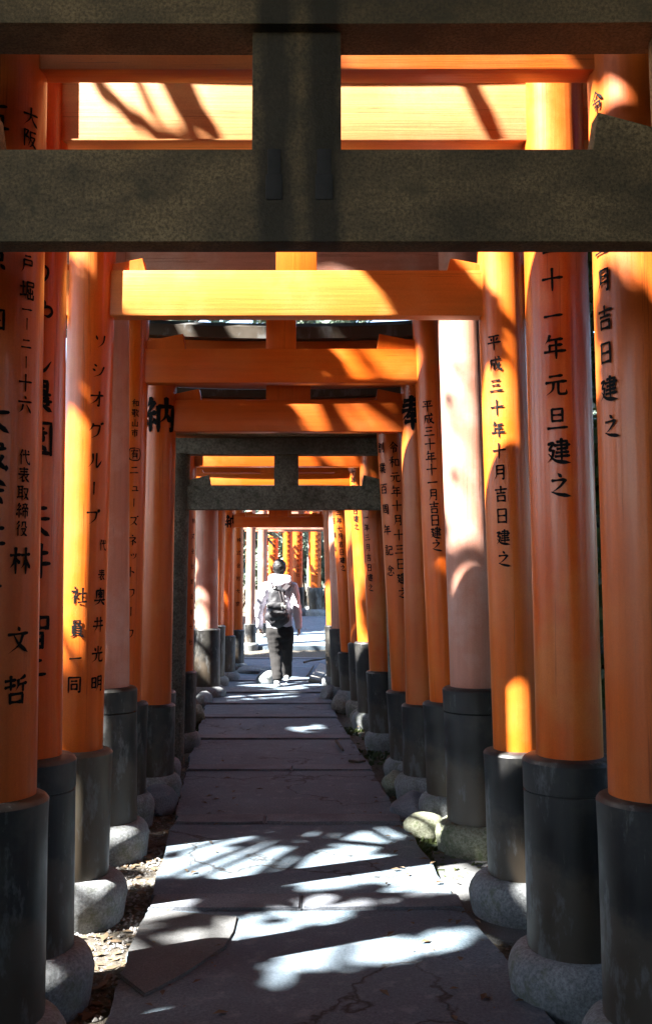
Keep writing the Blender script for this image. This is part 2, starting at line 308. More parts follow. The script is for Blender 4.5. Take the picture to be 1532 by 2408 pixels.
# ------------------------------------------------------------------ brush lettering
GLYPH = {
'一':'h 6 54 94 48','二':'h 20 30 78 26;h 6 78 95 73','三':'h 18 20 80 16;h 24 48 76 45;h 5 82 96 78',
'十':'h 5 48 96 43;v 50 4 50 98','六':'d 44 4 56 18;h 6 36 95 32;p 36 50 28 76 8 95;n 60 50 76 70 92 92',
'七':'h 6 50 94 40;k 42 8 42 78 54 90 88 86 90 70',
'年':'p 30 4 22 22 8 38;h 24 24 84 20;h 26 46 82 43;v 28 46 28 68;h 4 71 97 67;v 56 22 56 99',
'月':'p 28 8 27 60 8 96;c 28 9 76 7 76 90;d 76 92 66 86;h 30 34 74 32;h 30 58 74 56',
'日':'v 22 10 22 94;c 22 11 78 9 78 94;h 24 50 76 48;h 24 88 76 87',
'元':'h 22 22 78 18;h 5 46 95 41;p 40 46 34 76 6 96;k 60 44 60 84 68 92 92 90 94 76',
'旦':'v 26 8 26 62;c 26 9 74 7 74 62;h 28 34 72 33;h 28 59 72 58;h 4 90 96 86',
'吉':'h 10 24 90 19;v 50 2 50 42;h 20 45 80 42;v 26 60 26 96;c 26 61 76 59 76 96;h 28 90 74 90',
'建':'c 44 14 84 11 84 40;h 34 27 96 24;h 44 40 84 38;h 40 54 90 51;h 36 68 94 65;v 62 2 62 82;k 8 22 30 18 14 42 30 44;p 30 44 24 70 4 90;n 10 58 40 84 98 92',
'之':'d 44 2 58 16;h 16 30 74 26;p 76 26 50 54 14 78;n 14 74 44 84 98 92',
'平':'h 12 14 88 10;d 26 26 36 40;p 76 24 68 36 62 42;h 4 54 97 50;v 50 12 50 99',
'成':'h 22 26 92 21;p 22 26 20 64 4 96;c 22 50 46 48 42 82;n 54 4 64 56 96 92;p 82 44 66 74 42 94;d 72 4 84 14;d 94 92 95 76',
'百':'h 6 12 94 8;p 52 12 46 22 36 30;v 22 34 22 96;c 22 35 78 33 78 96;h 24 62 76 60;h 24 90 76 90',
'周':'p 18 10 18 60 6 96;c 18 11 84 9 84 94;d 84 96 74 90;h 32 28 70 26;v 50 16 50 44;h 30 45 72 43;v 34 58 34 84;c 34 59 68 57 68 84;h 36 80 66 80',
'創':'p 30 2 20 18 4 32;n 30 4 44 14 56 26;h 20 28 42 27;c 18 38 46 37 46 54;h 20 48 44 47;p 18 38 16 70 6 88;v 22 66 22 96;c 22 67 46 66 46 94;h 24 90 44 90;v 70 20 70 70;v 92 4 92 90;d 92 94 82 88',
'業':'v 40 2 40 24;v 58 2 58 24;d 20 8 28 20;p 80 6 76 14 70 20;h 6 28 94 25;d 32 34 38 42;p 68 32 64 38 60 42;h 16 46 84 44;h 20 58 80 56;h 5 71 95 68;v 50 44 50 99;p 46 70 30 84 8 94;n 54 70 72 84 94 94',
'記':'h 12 8 38 6;h 4 24 46 21;h 12 38 38 36;h 12 52 38 50;v 14 66 14 94;c 14 67 40 65 40 94;h 16 90 38 90;c 56 16 90 14 90 46;h 56 46 88 45;k 58 46 58 84 66 92 94 90 95 74',
'念':'p 50 2 34 22 6 40;n 50 4 68 20 96 38;h 36 32 64 30;c 28 44 70 42 54 60;d 14 70 8 90;k 30 66 32 88 44 94 70 92 74 82;d 50 62 58 74;d 80 62 92 80',
'令':'p 50 2 34 24 5 46;n 50 4 68 24 96 44;h 34 40 64 38;c 22 56 76 54 74 84;d 74 86 64 82;v 48 56 48 98',
'和':'p 40 4 28 12 12 17;h 4 34 50 30;v 28 14 28 97;p 28 36 18 56 4 70;n 30 40 38 48 50 58;v 60 28 60 84;c 60 29 92 27 92 84;h 62 78 90 78',
'大':'h 5 40 95 35;p 50 3 44 56 6 97;n 50 42 66 72 96 95',
'天':'h 16 14 84 10;h 6 46 94 42;p 50 14 44 60 8 97;n 50 48 66 76 96 95',
'阪':'v 14 8 14 98;c 14 9 40 8 22 42;p 22 42 42 48 40 66;h 52 14 94 10;p 52 14 52 60 36 96;c 54 42 86 40 76 64;p 76 64 62 86 46 97;n 56 52 74 80 97 96',
'戸':'h 30 8 70 5;c 22 28 78 26 78 54;h 24 54 76 52;p 22 28 20 70 6 98',
'堀':'h 4 38 34 35;v 20 10 20 80;h 2 82 38 76;c 46 10 92 8 92 30;h 48 30 90 29;p 46 10 44 60 34 97;v 68 40 68 94;v 54 48 54 66;c 54 66 84 65 84 46;v 50 74 50 94;h 50 94 90 93;v 90 72 90 96',
'代':'p 30 3 20 26 4 46;v 20 36 20 98;h 34 36 92 30;k 54 4 60 56 74 84 92 94 94 76;d 76 6 86 18',
'表':'h 14 14 86 11;h 20 30 80 28;h 5 47 95 44;v 50 2 50 46;p 48 48 30 66 4 78;v 36 62 36 94;d 36 94 54 84;p 80 54 70 62 58 68;n 52 50 68 74 97 95',
'取':'h 4 12 50 9;v 14 12 14 80;v 40 10 40 98;h 16 32 40 31;h 16 52 40 51;h 2 80 50 72;c 52 24 90 22 80 56;p 80 56 66 80 46 96;n 56 40 74 72 97 95',
'締':'p 24 4 14 20 8 24;p 34 16 20 34 6 46;h 6 46 38 42;v 22 44 22 96;d 8 62 4 80;d 34 62 40 76;h 50 12 92 9;v 70 2 70 12;d 58 18 62 28;p 84 16 80 22 76 28;h 46 34 97 31;v 48 34 46 44;v 96 32 92 42;v 54 52 54 84;c 54 53 90 51 90 84;v 72 36 72 99',
'役':'p 28 4 18 18 6 26;p 30 26 18 46 4 58;v 20 44 20 98;p 54 8 52 30 42 42;c 54 9 80 7 80 34;k 80 34 84 40 94 38;c 46 52 84 50 70 74;p 70 74 56 90 38 97;n 52 60 70 82 97 96',
'林':'h 4 32 48 28;v 26 4 26 98;p 26 34 18 60 2 78;n 28 40 36 52 46 62;h 52 30 96 26;v 74 3 74 98;p 74 34 66 60 50 80;n 76 38 84 60 98 80',
'文':'d 46 2 54 16;h 5 30 95 25;p 70 28 52 66 8 97;n 28 32 50 64 96 96',
'哲':'h 4 20 46 16;v 26 3 26 50;h 4 42 44 34;p 88 4 72 12 56 16;p 56 16 56 36 46 52;h 58 32 96 28;v 78 32 78 56;v 24 64 24 97;c 24 65 76 63 76 97;h 26 91 74 91',
'ソ':'d 18 14 30 40;p 84 10 72 58 30 94','シ':'d 18 10 36 22;d 8 40 26 52;p 92 22 64 70 14 92',
'オ':'h 6 32 94 27;v 64 4 64 94;d 64 95 50 88;p 60 34 40 62 6 84',
'グ':'p 32 12 24 34 6 54;c 30 24 76 22 74 40;p 74 38 60 74 20 97;d 84 4 88 16;d 94 0 98 12',
'ル':'p 34 12 34 56 6 94;k 60 8 60 90 78 78 96 52','ー':'v 50 8 50 94',
'プ':'h 8 26 76 22;p 76 22 64 64 24 96;k 88 6 96 12 90 20 84 14 88 6',
'社':'d 22 2 32 14;c 4 28 42 26 36 34;p 36 32 24 54 4 70;v 24 50 24 98;d 30 52 42 64;h 54 42 94 38;v 74 8 74 88;h 46 90 98 86',
'員':'v 30 6 30 28;c 30 7 70 6 70 28;h 32 26 68 26;v 24 36 24 80;c 24 37 76 36 76 80;h 26 50 74 50;h 26 64 74 64;h 26 78 74 78;p 38 82 26 92 8 98;n 62 82 76 90 94 98',
'同':'v 12 8 12 98;c 12 9 88 7 88 94;d 88 96 76 90;h 30 30 70 28;v 32 48 32 82;c 32 49 68 47 68 82;h 34 76 66 76',
'奥':'p 50 2 44 8 40 12;p 18 16 18 50 14 66;c 18 16 82 14 82 64;h 30 38 70 36;v 50 22 50 58;d 34 24 40 32;d 66 24 60 32;p 48 42 40 52 32 58;n 52 42 60 50 68 58;h 4 72 96 68;p 48 64 36 84 6 98;n 52 70 68 84 95 98',
'井':'h 12 32 88 28;h 4 62 96 58;p 34 6 34 62 12 97;v 66 4 66 98',
'光':'v 50 2 50 42;d 22 12 32 30;p 80 8 72 22 64 32;h 4 46 96 42;p 38 46 34 76 6 97;k 60 46 60 84 68 92 92 90 94 74',
'明':'v 10 16 10 76;c 10 17 38 15 38 76;h 12 44 36 43;h 12 72 36 72;p 56 8 56 60 40 97;c 56 9 90 7 90 92;d 90 95 80 88;h 58 34 88 33;h 58 58 88 57',
'歌':'h 4 8 50 6;v 12 18 12 32;c 12 19 30 18 30 32;v 42 8 42 44;h 2 46 54 44;v 12 58 12 76;c 12 59 30 58 30 76;v 42 46 42 94;d 42 96 34 90;p 66 4 60 22 52 34;c 62 20 94 18 86 36;p 76 34 68 70 48 96;n 74 50 84 76 98 95',
'山':'v 50 6 50 84;v 14 38 14 88;h 14 88 86 87;v 86 36 86 94',
'市':'d 46 2 54 12;h 8 24 92 20;v 22 40 22 82;c 22 41 78 39 78 80;d 78 82 68 76;v 50 22 50 99',
'有':'h 10 20 90 16;p 44 4 34 34 8 60;v 32 40 32 97;c 32 41 76 39 76 94;h 34 58 74 57;h 34 74 74 73;k 50 -10 0 0 -14 50 0 100 50 112 100 100 114 50 100 0 50 -10',
'ニ':'h 22 28 78 25;h 6 80 95 76','ュ':'c 24 40 70 38 66 80;h 14 82 90 79',
'ズ':'h 16 20 74 18;p 74 20 54 62 8 94;n 48 56 66 74 84 90;d 82 4 86 14;d 92 0 96 10',
'ネ':'d 42 2 54 14;h 14 30 82 27;p 80 29 54 56 8 74;v 50 50 50 98;n 60 56 74 66 88 74',
'ッ':'d 20 40 28 60;d 44 34 52 54;p 82 36 72 70 40 94','ト':'v 40 4 40 97;n 42 38 64 48 82 60',
'ワ':'v 16 16 16 46;h 16 17 84 15;p 84 16 74 62 30 97','ク':'p 40 4 28 34 8 54;h 38 20 82 18;p 82 18 66 70 22 97',
'納':'p 22 2 14 18 6 26;p 32 14 18 34 4 48;h 4 50 38 44;v 20 46 20 97;d 6 64 2 82;d 32 62 38 76;v 46 26 46 98;c 46 27 94 25 94 92;d 94 95 84 88;p 70 2 70 50 52 72;n 70 44 78 58 88 70',
'奉':'h 18 14 82 11;h 12 28 88 25;h 5 43 95 39;p 48 2 40 46 4 72;n 56 42 72 60 96 72;h 30 60 70 58;h 22 76 78 74;v 50 50 50 99',
'農':'v 22 6 22 38;c 22 7 78 5 78 38;h 24 20 76 20;h 24 36 76 36;v 40 2 40 36;v 60 2 60 36;h 12 48 90 45;p 14 48 14 76 4 98;h 30 58 84 56;h 20 68 94 66;v 40 68 40 94;d 40 95 54 86;p 84 72 74 78 66 82;n 52 68 70 84 96 97',
'園':'v 8 6 8 98;c 8 7 92 5 92 98;h 10 92 90 92;h 32 24 68 22;v 50 14 50 34;h 22 36 78 34;v 36 44 36 58;c 36 45 66 44 66 58;h 38 56 64 56;p 48 60 38 70 22 76;v 46 68 46 84;n 50 62 64 76 78 84',
'智':'p 22 2 16 12 8 20;h 16 14 48 12;h 4 30 52 27;p 30 14 24 36 4 50;n 34 32 42 40 50 46;v 62 10 62 44;c 62 11 92 10 92 44;h 64 40 90 40;v 28 56 28 98;c 28 57 74 55 74 98;h 30 76 72 75;h 30 94 72 94',
'う':'d 36 4 58 12;k 22 36 50 26 74 36 70 66 38 96','や':'k 4 50 40 36 78 28 90 44 76 60 60 58;d 56 6 62 24;n 30 18 44 60 56 97',
'し':'k 30 6 28 64 40 90 66 86 92 54',
'株':'h 4 32 44 28;v 24 4 24 98;p 24 34 16 60 2 78;n 28 40 34 50 42 58;p 62 10 56 26 48 36;h 58 26 92 23;h 46 48 97 44;v 72 4 72 98;p 70 48 60 70 44 86;n 74 48 84 68 98 82',
'式':'h 5 26 94 22;h 12 52 50 49;v 30 52 30 84;h 4 90 54 80;k 62 4 66 56 78 86 92 94 94 78;d 78 4 88 14',
'会':'p 50 2 34 22 5 42;n 50 4 68 22 96 40;h 34 38 66 36;h 12 56 88 53;p 46 58 34 76 20 88;h 20 88 78 84;d 68 70 84 94',
'五':'h 12 14 88 10;p 48 14 42 50 34 88;c 20 48 74 45 72 86;h 4 92 96 89',
'京':'d 46 2 54 12;h 6 22 94 18;v 26 34 26 60;c 26 35 74 33 74 60;h 28 57 72 57;v 50 58 50 96;d 50 97 40 90;d 30 72 16 90;d 70 72 84 88',
'四':'v 14 16 14 90;c 14 17 86 15 86 90;h 16 84 84 84;p 38 18 36 44 26 60;k 60 18 60 52 74 54',
}
PROFILE = {'h': (1.05, .72, .62, .70, 1.15, .7), 'v': (1.15, .92, .84, .86, .95, .55), 'p': (1.15, 1.0, .86, .6, .3, .06),
           'n': (.35, .6, .85, 1.15, 1.3, .1), 'd': (.35, .95, 1.25, 1.1, .6), 'c': (1.0, .75, .8, 1.05, .95, .8), 'k': (1.0, .9, .85, .9, .95, .3)}
def lerp_profile(p, t):
    x = t * (len(p) - 1); i = min(int(x), len(p) - 2); return p[i] + (p[i+1] - p[i]) * (x - i)
def stroke_pts(kind, pts):
    pts = [Vector(p) for p in pts]; out = []
    if kind == 'c' or len(pts) == 2:
        n = len(pts) - 1
        for i in range(n):
            for k in range(6): out.append(pts[i].lerp(pts[i+1], k / 6))
        out.append(pts[-1]); return out
    P = [pts[0] * 2 - pts[1]] + pts + [pts[-1] * 2 - pts[-2]]
    for i in range(1, len(P) - 2):
        for k in range(6):
            t = k / 6; a, b, c, d = P[i-1], P[i], P[i+1], P[i+2]
            out.append(0.5 * ((2*b) + (c-a)*t + (2*a-5*b+4*c-d)*t*t + (3*b-a-3*c+d)*t*t*t))
    out.append(P[-2]); return out
def glyph_ribbons(ch, weight):
    res = []
    for s in GLYPH[ch].split(';'):
        tk = s.split(); kind = tk[0]; nums = [float(x) for x in tk[1:]]
        pts = stroke_pts(kind, list(zip(nums[0::2], nums[1::2])))
        n = len(pts); left, right = [], []
        for i, p in enumerate(pts):
            q = pts[min(i+1, n-1)] - pts[max(i-1, 0)]
            if q.length < 1e-6: q = Vector((1, 0))
            nrm = Vector((-q.y, q.x)).normalized()
            w = weight * 0.5 * lerp_profile(PROFILE[kind], i / (n - 1)) * (1 + 0.12 * (rnd.random() - .5))
            left.append(p + nrm * w); right.append(p - nrm * w)
        t0 = (pts[0] - pts[1]).normalized() * weight * 0.28; t1 = (pts[-1] - pts[-2]).normalized() * weight * 0.25
        left = [pts[0] + t0] + left + [pts[-1] + t1]; right = [pts[0] + t0] + right + [pts[-1] + t1]
        res.append((left, right))
    return res

# ------------------------------------------------------------------ torii gates
class Pillar: pass
def make_pillar(gate, o, axis, d, r, rc, ztop, zcol, zst, rst, mat, base_mat, seam, yoff=0.0):
    """axis: two (u, v) picture points of the pillar's centre line at depth d"""
    P = Pillar()
    a, b = at(*axis[0], d), at(*axis[1], d)
    k = (b.x - a.x) / (b.z - a.z)
    P.ax = lambda z: a.x + k * (z - a.z); P.d, P.r = d, r
    ox, oy, oz = o
    g0 = gz(P.ax(0), d)
    # orange shaft
    n = 14; zs = [zcol - 0.05 + (ztop - zcol + 0.05) * i / n for i in range(n + 1)]
    V, Fc = [], []
    lathe(V, Fc, [(r * (1.0 - 0.03 * i / n), z - oz) for i, z in enumerate(zs)], 40, lambda z: P.ax(z + oz) - ox, lambda z: d - oy)
    p = mesh_obj('pillar', V, Fc, mat, gate, 50); P.obj = p
    if rc:
        V, Fc = [], []
        pr = [(rc, zst - 0.04), (rc * 1.0, zst + 0.05), (rc, (zst + zcol) / 2), (rc, zcol - 0.13)]
        if seam: pr += [(rc, zcol - seam - 0.004), (rc - 0.004, zcol - seam - 0.002), (rc - 0.004, zcol - seam + 0.002), (rc + .001, zcol - seam + 0.004)]
        pr = sorted(pr, key=lambda q: q[1])
        pr += [(rc + 0.002, zcol - 0.035), (rc + 0.003, zcol - 0.012), (rc - 0.004, zcol - 0.002), (rc - 0.012, zcol + 0.003), (r * 0.97, zcol + 0.008)]
        lathe(V, Fc, [(q, z - oz) for q, z in pr], 44, lambda z: P.ax(z + oz) - ox, lambda z: d - oy, cap_top=False)
        c = mesh_obj('collar', V, Fc, BLACK, p, 35)
        V, Fc = [], []
        hh = zst - g0; sd = rnd.random() * 40
        pr = [(rst * 0.93, -0.10), (rst * 1.0, hh * 0.20), (rst * 1.02, hh * 0.45), (rst * 0.98, hh * 0.68), (rst * 0.90, hh * 0.87), (rst * 0.80, hh * 0.98), (rc * 0.98, hh * 1.01)]
        # rounded shoulder
        w = lambda an, z: 1 + 0.035 * noise.noise(Vector((math.cos(an) * 1.7 + sd, math.sin(an) * 1.7, z * 6)))
        lathe(V, Fc, [(q, g0 + z - oz) for q, z in pr], 36, lambda z: P.ax(z + oz) - ox, lambda z: d - oy, wob=w)
        mesh_obj('base_stone', V, Fc, base_mat, p, 60)
    return P
def surf(P, u, v):
    """angle round the pillar and height where the sight line (u, v) meets it"""
    y = P.d - P.r; x = z = dx = 0
    for _ in range(12):
        q = at(u, v, y); x, z = q.x, q.z
        dx = max(-0.985 * P.r, min(0.985 * P.r, x - P.ax(z)))
        y = P.d - math.sqrt(P.r ** 2 - dx ** 2)
    over = (x - P.ax(z)) - dx
    return math.asin(dx / P.r) + over / P.r, z
def inscribe(P, o, chars, weight=12.5, squeeze=0.9):
    """chars: (char, u, v, size in picture units)"""
    for ch, u, v, s in chars:
        if ch == ' ': continue
        V, Fc = [], []
        phi, z = surf(P, u, v); h = s * P.d / F
        for (lt, rt) in glyph_ribbons(ch, weight):
            b = len(V)
            for p, q in zip(lt, rt):
                for w in (p, q):
                    an = phi + (w.x - 50) / 100 * h * squeeze / P.r
                    zz = z + (50 - w.y) / 100 * h
                    rr = P.r * 1.0 + 0.0022
                    V.append((P.ax(zz) + rr * math.sin(an) - o[0], P.d - rr * math.cos(an) - o[1], zz - o[2]))
            n = len(lt)
            for i in range(n - 1): Fc.append((b + 2*i, b + 2*i + 1, b + 2*i + 3, b + 2*i + 2))
        mesh_obj('character', V, Fc, INK, P.obj)
def line(text, u0, v0, u1, v1, s):
    n = len(text); return [(c, u0 + (u1 - u0) * i / max(1, n - 1), v0 + (v1 - v0) * i / max(1, n - 1), s) for i, c in enumerate(text)]

def kasagi_mesh(gate, name, x0, x1, y0, y1, z0, h, mat, lift, top_slope=0.35, cut=0.06):
    n = 16; V, Fc = [], []
    ym = (y0 + y1) / 2
    for i in range(n + 1):
        t = i / n; s = abs(2 * t - 1); up = lift * s ** 2.4
        x = x0 + (x1 - x0) * t
        c = cut * (1 if t > .5 else -1) * s ** 6
        for (yy, zz, k) in ((y0, z0, 0), (y1, z0, 0), (y1 + 0.0, z0 + h * (1 - top_slope), 1), (ym, z0 + h, 1), (y0, z0 + h * (1 - top_slope), 1)):
            V.append((x + c * k, yy, zz + up))
    for i in range(n):
        for k in range(5):
            a, b = i * 5 + k, i * 5 + (k + 1) % 5
            Fc.append((a, b, b + 5, a + 5))
    Fc.append((4, 3, 2, 1, 0)); Fc.append(tuple(n * 5 + k for k in range(5)))
    o = mesh_obj(name, V, Fc, mat, gate)
    bm = bmesh.new(); bm.from_mesh(o.data); bmesh.ops.recalc_face_normals(bm, faces=bm.faces[:]); bm.to_mesh(o.data); bm.free()
    return o
def gate(d, La, Ra, r, vcol, nuki, shim, kas, mat, label, rc=None, rst=None, zst=None, base_mat=None, seam=0.0, strut=None,
         wedge=0.14, thick=0.09, granite=False, over=0.5, name='torii_gate', strut_dx=0.0, wedge_h=0.06, bases=None, beam_mat=None):
    """nuki / shim / kas: (top, bottom) picture heights of tie beam, lower lintel and cap at depth d"""
    a0, a1 = at(*La[0], d), at(*Ra[0], d)
    xm = (a0.x + a1.x) / 2; g0 = gz(xm, d)
    o = (xm, d, g0)
    label_cat = 'torii gate'
    G = empty(name, o, label, label_cat, 'torii gates over the path' if not granite else 'stone torii gates')
    df = d - thick / 2
    zn1, zn0 = zat(nuki[0], df), zat(nuki[1], df)
    df = d - (.075 if granite else r * .82)
    zs1, zs0 = zat(shim[0], df), max(zat(shim[1], df), zn1 + .02)
    df = d - r * 1.15 - .03
    zk1, zk0 = zat(kas[0], df), max(zat(kas[1], df), zs1 + .002)
    rc = rc or r * 1.36; rst = rst or rc * 1.36
    zst = g0 + (zst or 0.16)
    zcol = zat(vcol, d - rc) if vcol else 0
    PL = make_pillar(G, o, La, d, r, None if granite else rc, zs0 + .004, zcol if vcol else g0 - .1, zst, rst, mat, (bases or [base_mat or BASE_STONE]*2)[0], seam)
    PR = make_pillar(G, o, Ra, d, r, None if granite else rc, zs0 + .004, zcol if vcol else g0 - .1, zst, rst, mat, (bases or [base_mat or BASE_STONE]*2)[1], seam)
    zc = (zn0 + zn1) / 2
    xl, xr = PL.ax(zc) - xm, PR.ax(zc) - xm
    bm = bmesh.new(); box_bm(bm, xl - r - 0.26, xr + r + 0.26, -thick / 2, thick / 2, zn0 - g0, zn1 - g0, 0.006)
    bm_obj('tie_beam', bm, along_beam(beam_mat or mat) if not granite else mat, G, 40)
    xl2, xr2 = PL.ax(zs0) - xm, PR.ax(zs0) - xm
    xc = (xl + xr) / 2 + strut_dx; sw = strut or 0.17
    bm = bmesh.new(); box_bm(bm, xc - sw / 2, xc + sw / 2, -thick * .42, thick * .42, zn1 - g0 - .002, zs0 - g0 + .003, 0.004)
    bm_obj('strut', bm, mat, G, 40)
    lt = .075 if granite else r * .82
    kasagi_mesh(G, 'lintel', xl2 - r - over + .06, xr2 + r + over - .06, -lt, lt, zs0 - g0, zs1 - zs0 - .002, mat if granite else along_beam(mat), 0.015 if granite else 0.07, 0.0, 0.03)
    kasagi_mesh(G, 'cap_beam', xl2 - r - over, xr2 + r + over, -r * 1.15 - .03, r * 1.15 + .03, zk0 - g0, max(.06, zk1 - zk0), GRANITE if granite else BLACK, 0.085, 0.45, 0.06)
    for s, xx, rr in ((1, xl, r), (-1, xr, r)):
        for s2 in (1, -1):
            x_in = xx + s * s2 * (rr * 0.93); x_out = x_in + s * s2 * wedge
            h0, h1 = wedge_h * 0.55, wedge_h
            ptsw = [(x_in, zn1 - g0 + .001), (x_out + s * s2 * 0.015, zn1 - g0 + .001), (x_out, zn1 - g0 + h1), (x_in, zn1 - g0 + h0)]
            bm = bmesh.new(); prism_bm(bm, ptsw, -thick * .36, thick * .36, 0.002)
            bm_obj('wedge', bm, mat, G)
    G['o'] = o
    return G, PL, PR, o

# near granite gate (its pillars stand just outside the frame)
SG, SGL, SGR, so = gate(2.45, [(-350, 2000), (-290, 592)], [(1745, 2000), (1685, 592)], 0.15, None, (350, 568), (40 - 150, 55), (-290, -108), GRANITE,
     'near weathered granite torii gate with two dark iron clamps under its centre strut', granite=True, strut=0.222, thick=0.085, strut_dx=0.0, wedge=0.16, wedge_h=0.10)
for c in SG.children:
    if c.name.startswith('strut'): SGS = c
# iron clamps hanging from the strut over the tie beam
def front_box(parent, o, d, u0, u1, v0, v1, proud, depth, mat, name, bev=0.003):
    p, q = at(u0, v1, d), at(u1, v0, d)
    bm = bmesh.new(); box_bm(bm, p.x - o[0], q.x - o[0], d - proud - o[1], d - proud + depth - o[1], p.z - o[2], q.z - o[2], bev)
    return bm_obj(name, bm, mat, parent, 40)
# rust-dark stain that has run down the beam below the clamps
def stained_granite():
    m = GRANITE.copy(); m.name = 'stained_granite'; nt = m.node_tree; b = nt.nodes['Principled BSDF']
    src = b.inputs['Base Color'].links[0].from_socket
    v = coords(nt); sx = N(nt, 'ShaderNodeSeparateXYZ'); nt.links.new(v, sx.inputs[0])
    nz = noise_(nt, coords(nt, (14, 14, 3)), 2.2, 4, 0.6)
    tot = None
    for u in (645, 762):
        p = at(u, 470, SD)
        dx = N(nt, 'ShaderNodeMath', operation='SUBTRACT'); nt.links.new(sx.outputs[0], dx.inputs[0]); dx.inputs[1].default_value = p.x - so[0]
        ab = N(nt, 'ShaderNodeMath', operation='ABSOLUTE'); nt.links.new(dx.outputs[0], ab.inputs[0])
        dv = N(nt, 'ShaderNodeMath', operation='MULTIPLY_ADD'); nt.links.new(nz, dv.inputs[0]); dv.inputs[1].default_value = -0.05; nt.links.new(ab.outputs[0], dv.inputs[2])
        r = ramp(nt, dv.outputs[0], [(0.0, 0.85), (0.035, 0.0)])
        if tot is None: tot = r
        else:
            mx = N(nt, 'ShaderNodeMath', operation='MAXIMUM'); nt.links.new(tot, mx.inputs[0]); nt.links.new(r, mx.inputs[1]); tot = mx.outputs[0]
    big = ramp(nt, noise_(nt, coords(nt, (1, 1, 2.2)), 2.0, 6, 0.65), [(0.42, 0.6), (0.62, 0.0)])
    c = mix(nt, tot, src, (0.010, 0.007, 0.004)); c = mix(nt, big, c, (0.028, 0.022, 0.012))
    nt.links.new(c, b.inputs['Base Color']); return m
SD = 2.45 - 0.0425
for c in SG.children:
    if c.name.startswith(('tie_beam', 'strut', 'lintel', 'wedge')): c.data.materials[0] = STAINED = bpy.data.materials.get('stained_granite') or stained_granite()
for (u0, u1) in ((629, 660), (745, 778)):
    ck = front_box(SG, so, SD, u0, u1, 350, 410, 0.002, 0.05, IRON, 'clamp')
    front_box(ck, so, SD, u0 - 4, u1 + 4, 410, 470, 0.004, 0.05, IRON, 'socket')

G1, L1, R1, o1 = gate(3.1, [(-25, 1880), (6, 300)], [(1540, 1880), (1486, 300)], 0.14, 1905, (20, 163), (-170, -90), (-230, -168), PAINT[3],
     'nearest vermilion torii gate just behind the granite one, with the large white-shop address lettering', rc=0.175, rst=0.245, zst=0.16)
G1['label'] = 'nearest vermilion torii gate, cut by the frame, its left pillar lettered with an address'
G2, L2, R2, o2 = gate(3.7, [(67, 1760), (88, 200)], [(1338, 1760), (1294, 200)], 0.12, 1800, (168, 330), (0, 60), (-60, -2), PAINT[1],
     'second torii gate, its pale sunlit tie beam framed by the near granite gate', rc=0.17, rst=0.243, zst=0.15, seam=0.115, beam_mat=SUNLIT_CREAM)
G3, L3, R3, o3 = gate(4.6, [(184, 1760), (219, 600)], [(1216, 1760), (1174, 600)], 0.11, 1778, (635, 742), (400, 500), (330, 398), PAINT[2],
     'torii gate with brightly sunlit yellow tie beam and katakana lettering on its left pillar', rc=0.153, rst=0.235, zst=0.15, strut=0.19, beam_mat=SUNLIT_AMBER)
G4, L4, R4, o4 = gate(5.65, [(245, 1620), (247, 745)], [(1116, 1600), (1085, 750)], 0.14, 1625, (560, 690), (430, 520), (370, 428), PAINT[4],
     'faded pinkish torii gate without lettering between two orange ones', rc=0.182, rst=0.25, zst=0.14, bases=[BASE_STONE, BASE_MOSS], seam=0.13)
G5, L5, R5, o5 = gate(6.3, [(293, 1640), (315, 780)], [(1047, 1640), (1005, 780)], 0.10, 1658, (820, 900), (640, 725), (590, 638), PAINT[0],
     'slim torii gate with a circled character on its left pillar, just beyond the pinkish gate', rc=0.145, rst=0.20, zst=0.15, strut=0.19, wedge=0.23, wedge_h=0.10)
G6, L6, R6, o6 = gate(6.95, [(362, 1650), (377, 905)], [(993, 1640), (979, 905)], 0.118, 1662, (940, 1015), (802, 903), (746, 801), PAINT[3],
     'torii gate with one big black character on each pillar, before the far granite gate', rc=0.145, rst=0.20, zst=0.14, strut=0.31, wedge=0.17, wedge_h=0.08)
G7, L7, R7, o7 = gate(7.6, [(366, 1620), (376, 1040)], [(954, 1620), (919, 1040)], 0.11, 1630, (975, 1012), (938, 962), (902, 937), PAINT[0],
     'low torii gate whose right pillar carries two columns of small lettering', rc=0.15, rst=0.20, zst=0.13, wedge=0.05, wedge_h=0.03)
SF, SFL, SFR, sfo = gate(8.3, [(398, 1645), (409, 1206)], [(950, 1645), (937, 1206)], 0.13, None, (1142, 1198), (1030, 1068), (1000, 1029), GRANITE_MOSSY,
     'far moss-stained granite torii gate standing across the path midway', granite=True, strut=0.20, thick=0.11, wedge=0.17, wedge_h=0.09, over=0.4)
G8, L8, R8, o8 = gate(9.0, [(422, 1545), (428, 1230)], [(901, 1580), (881, 1200)], 0.125, 1582, (1035, 1097), (975, 1005), (945, 973), PAINT[1],
     'torii gate directly behind the far granite gate, one column of lettering on its right pillar', rc=0.155, rst=0.20, zst=0.12)
G9, L9, R9, o9 = gate(10.2, [(408, 1520), (418, 1203)], [(865, 1500), (848, 1203)], 0.11, 1512, (1112, 1141), (1062, 1082), (1040, 1060), PAINT[2],
     'second torii gate behind the far granite gate, its sunlit beams seen through the opening', rc=0.145, rst=0.21, zst=0.13, wedge_h=0.04)
G10, L10, R10, o10 = gate(11.2, [(412, 1510), (420, 1203)], [(844, 1500), (830, 1203)], 0.10, 1514, (1152, 1186), (1097, 1114), (1078, 1095), PAINT[3],
     'third torii gate behind the far granite gate, plain slim pillars without lettering', rc=0.13, rst=0.19, zst=0.13, wedge_h=0.03, base_mat=RUBBLE)
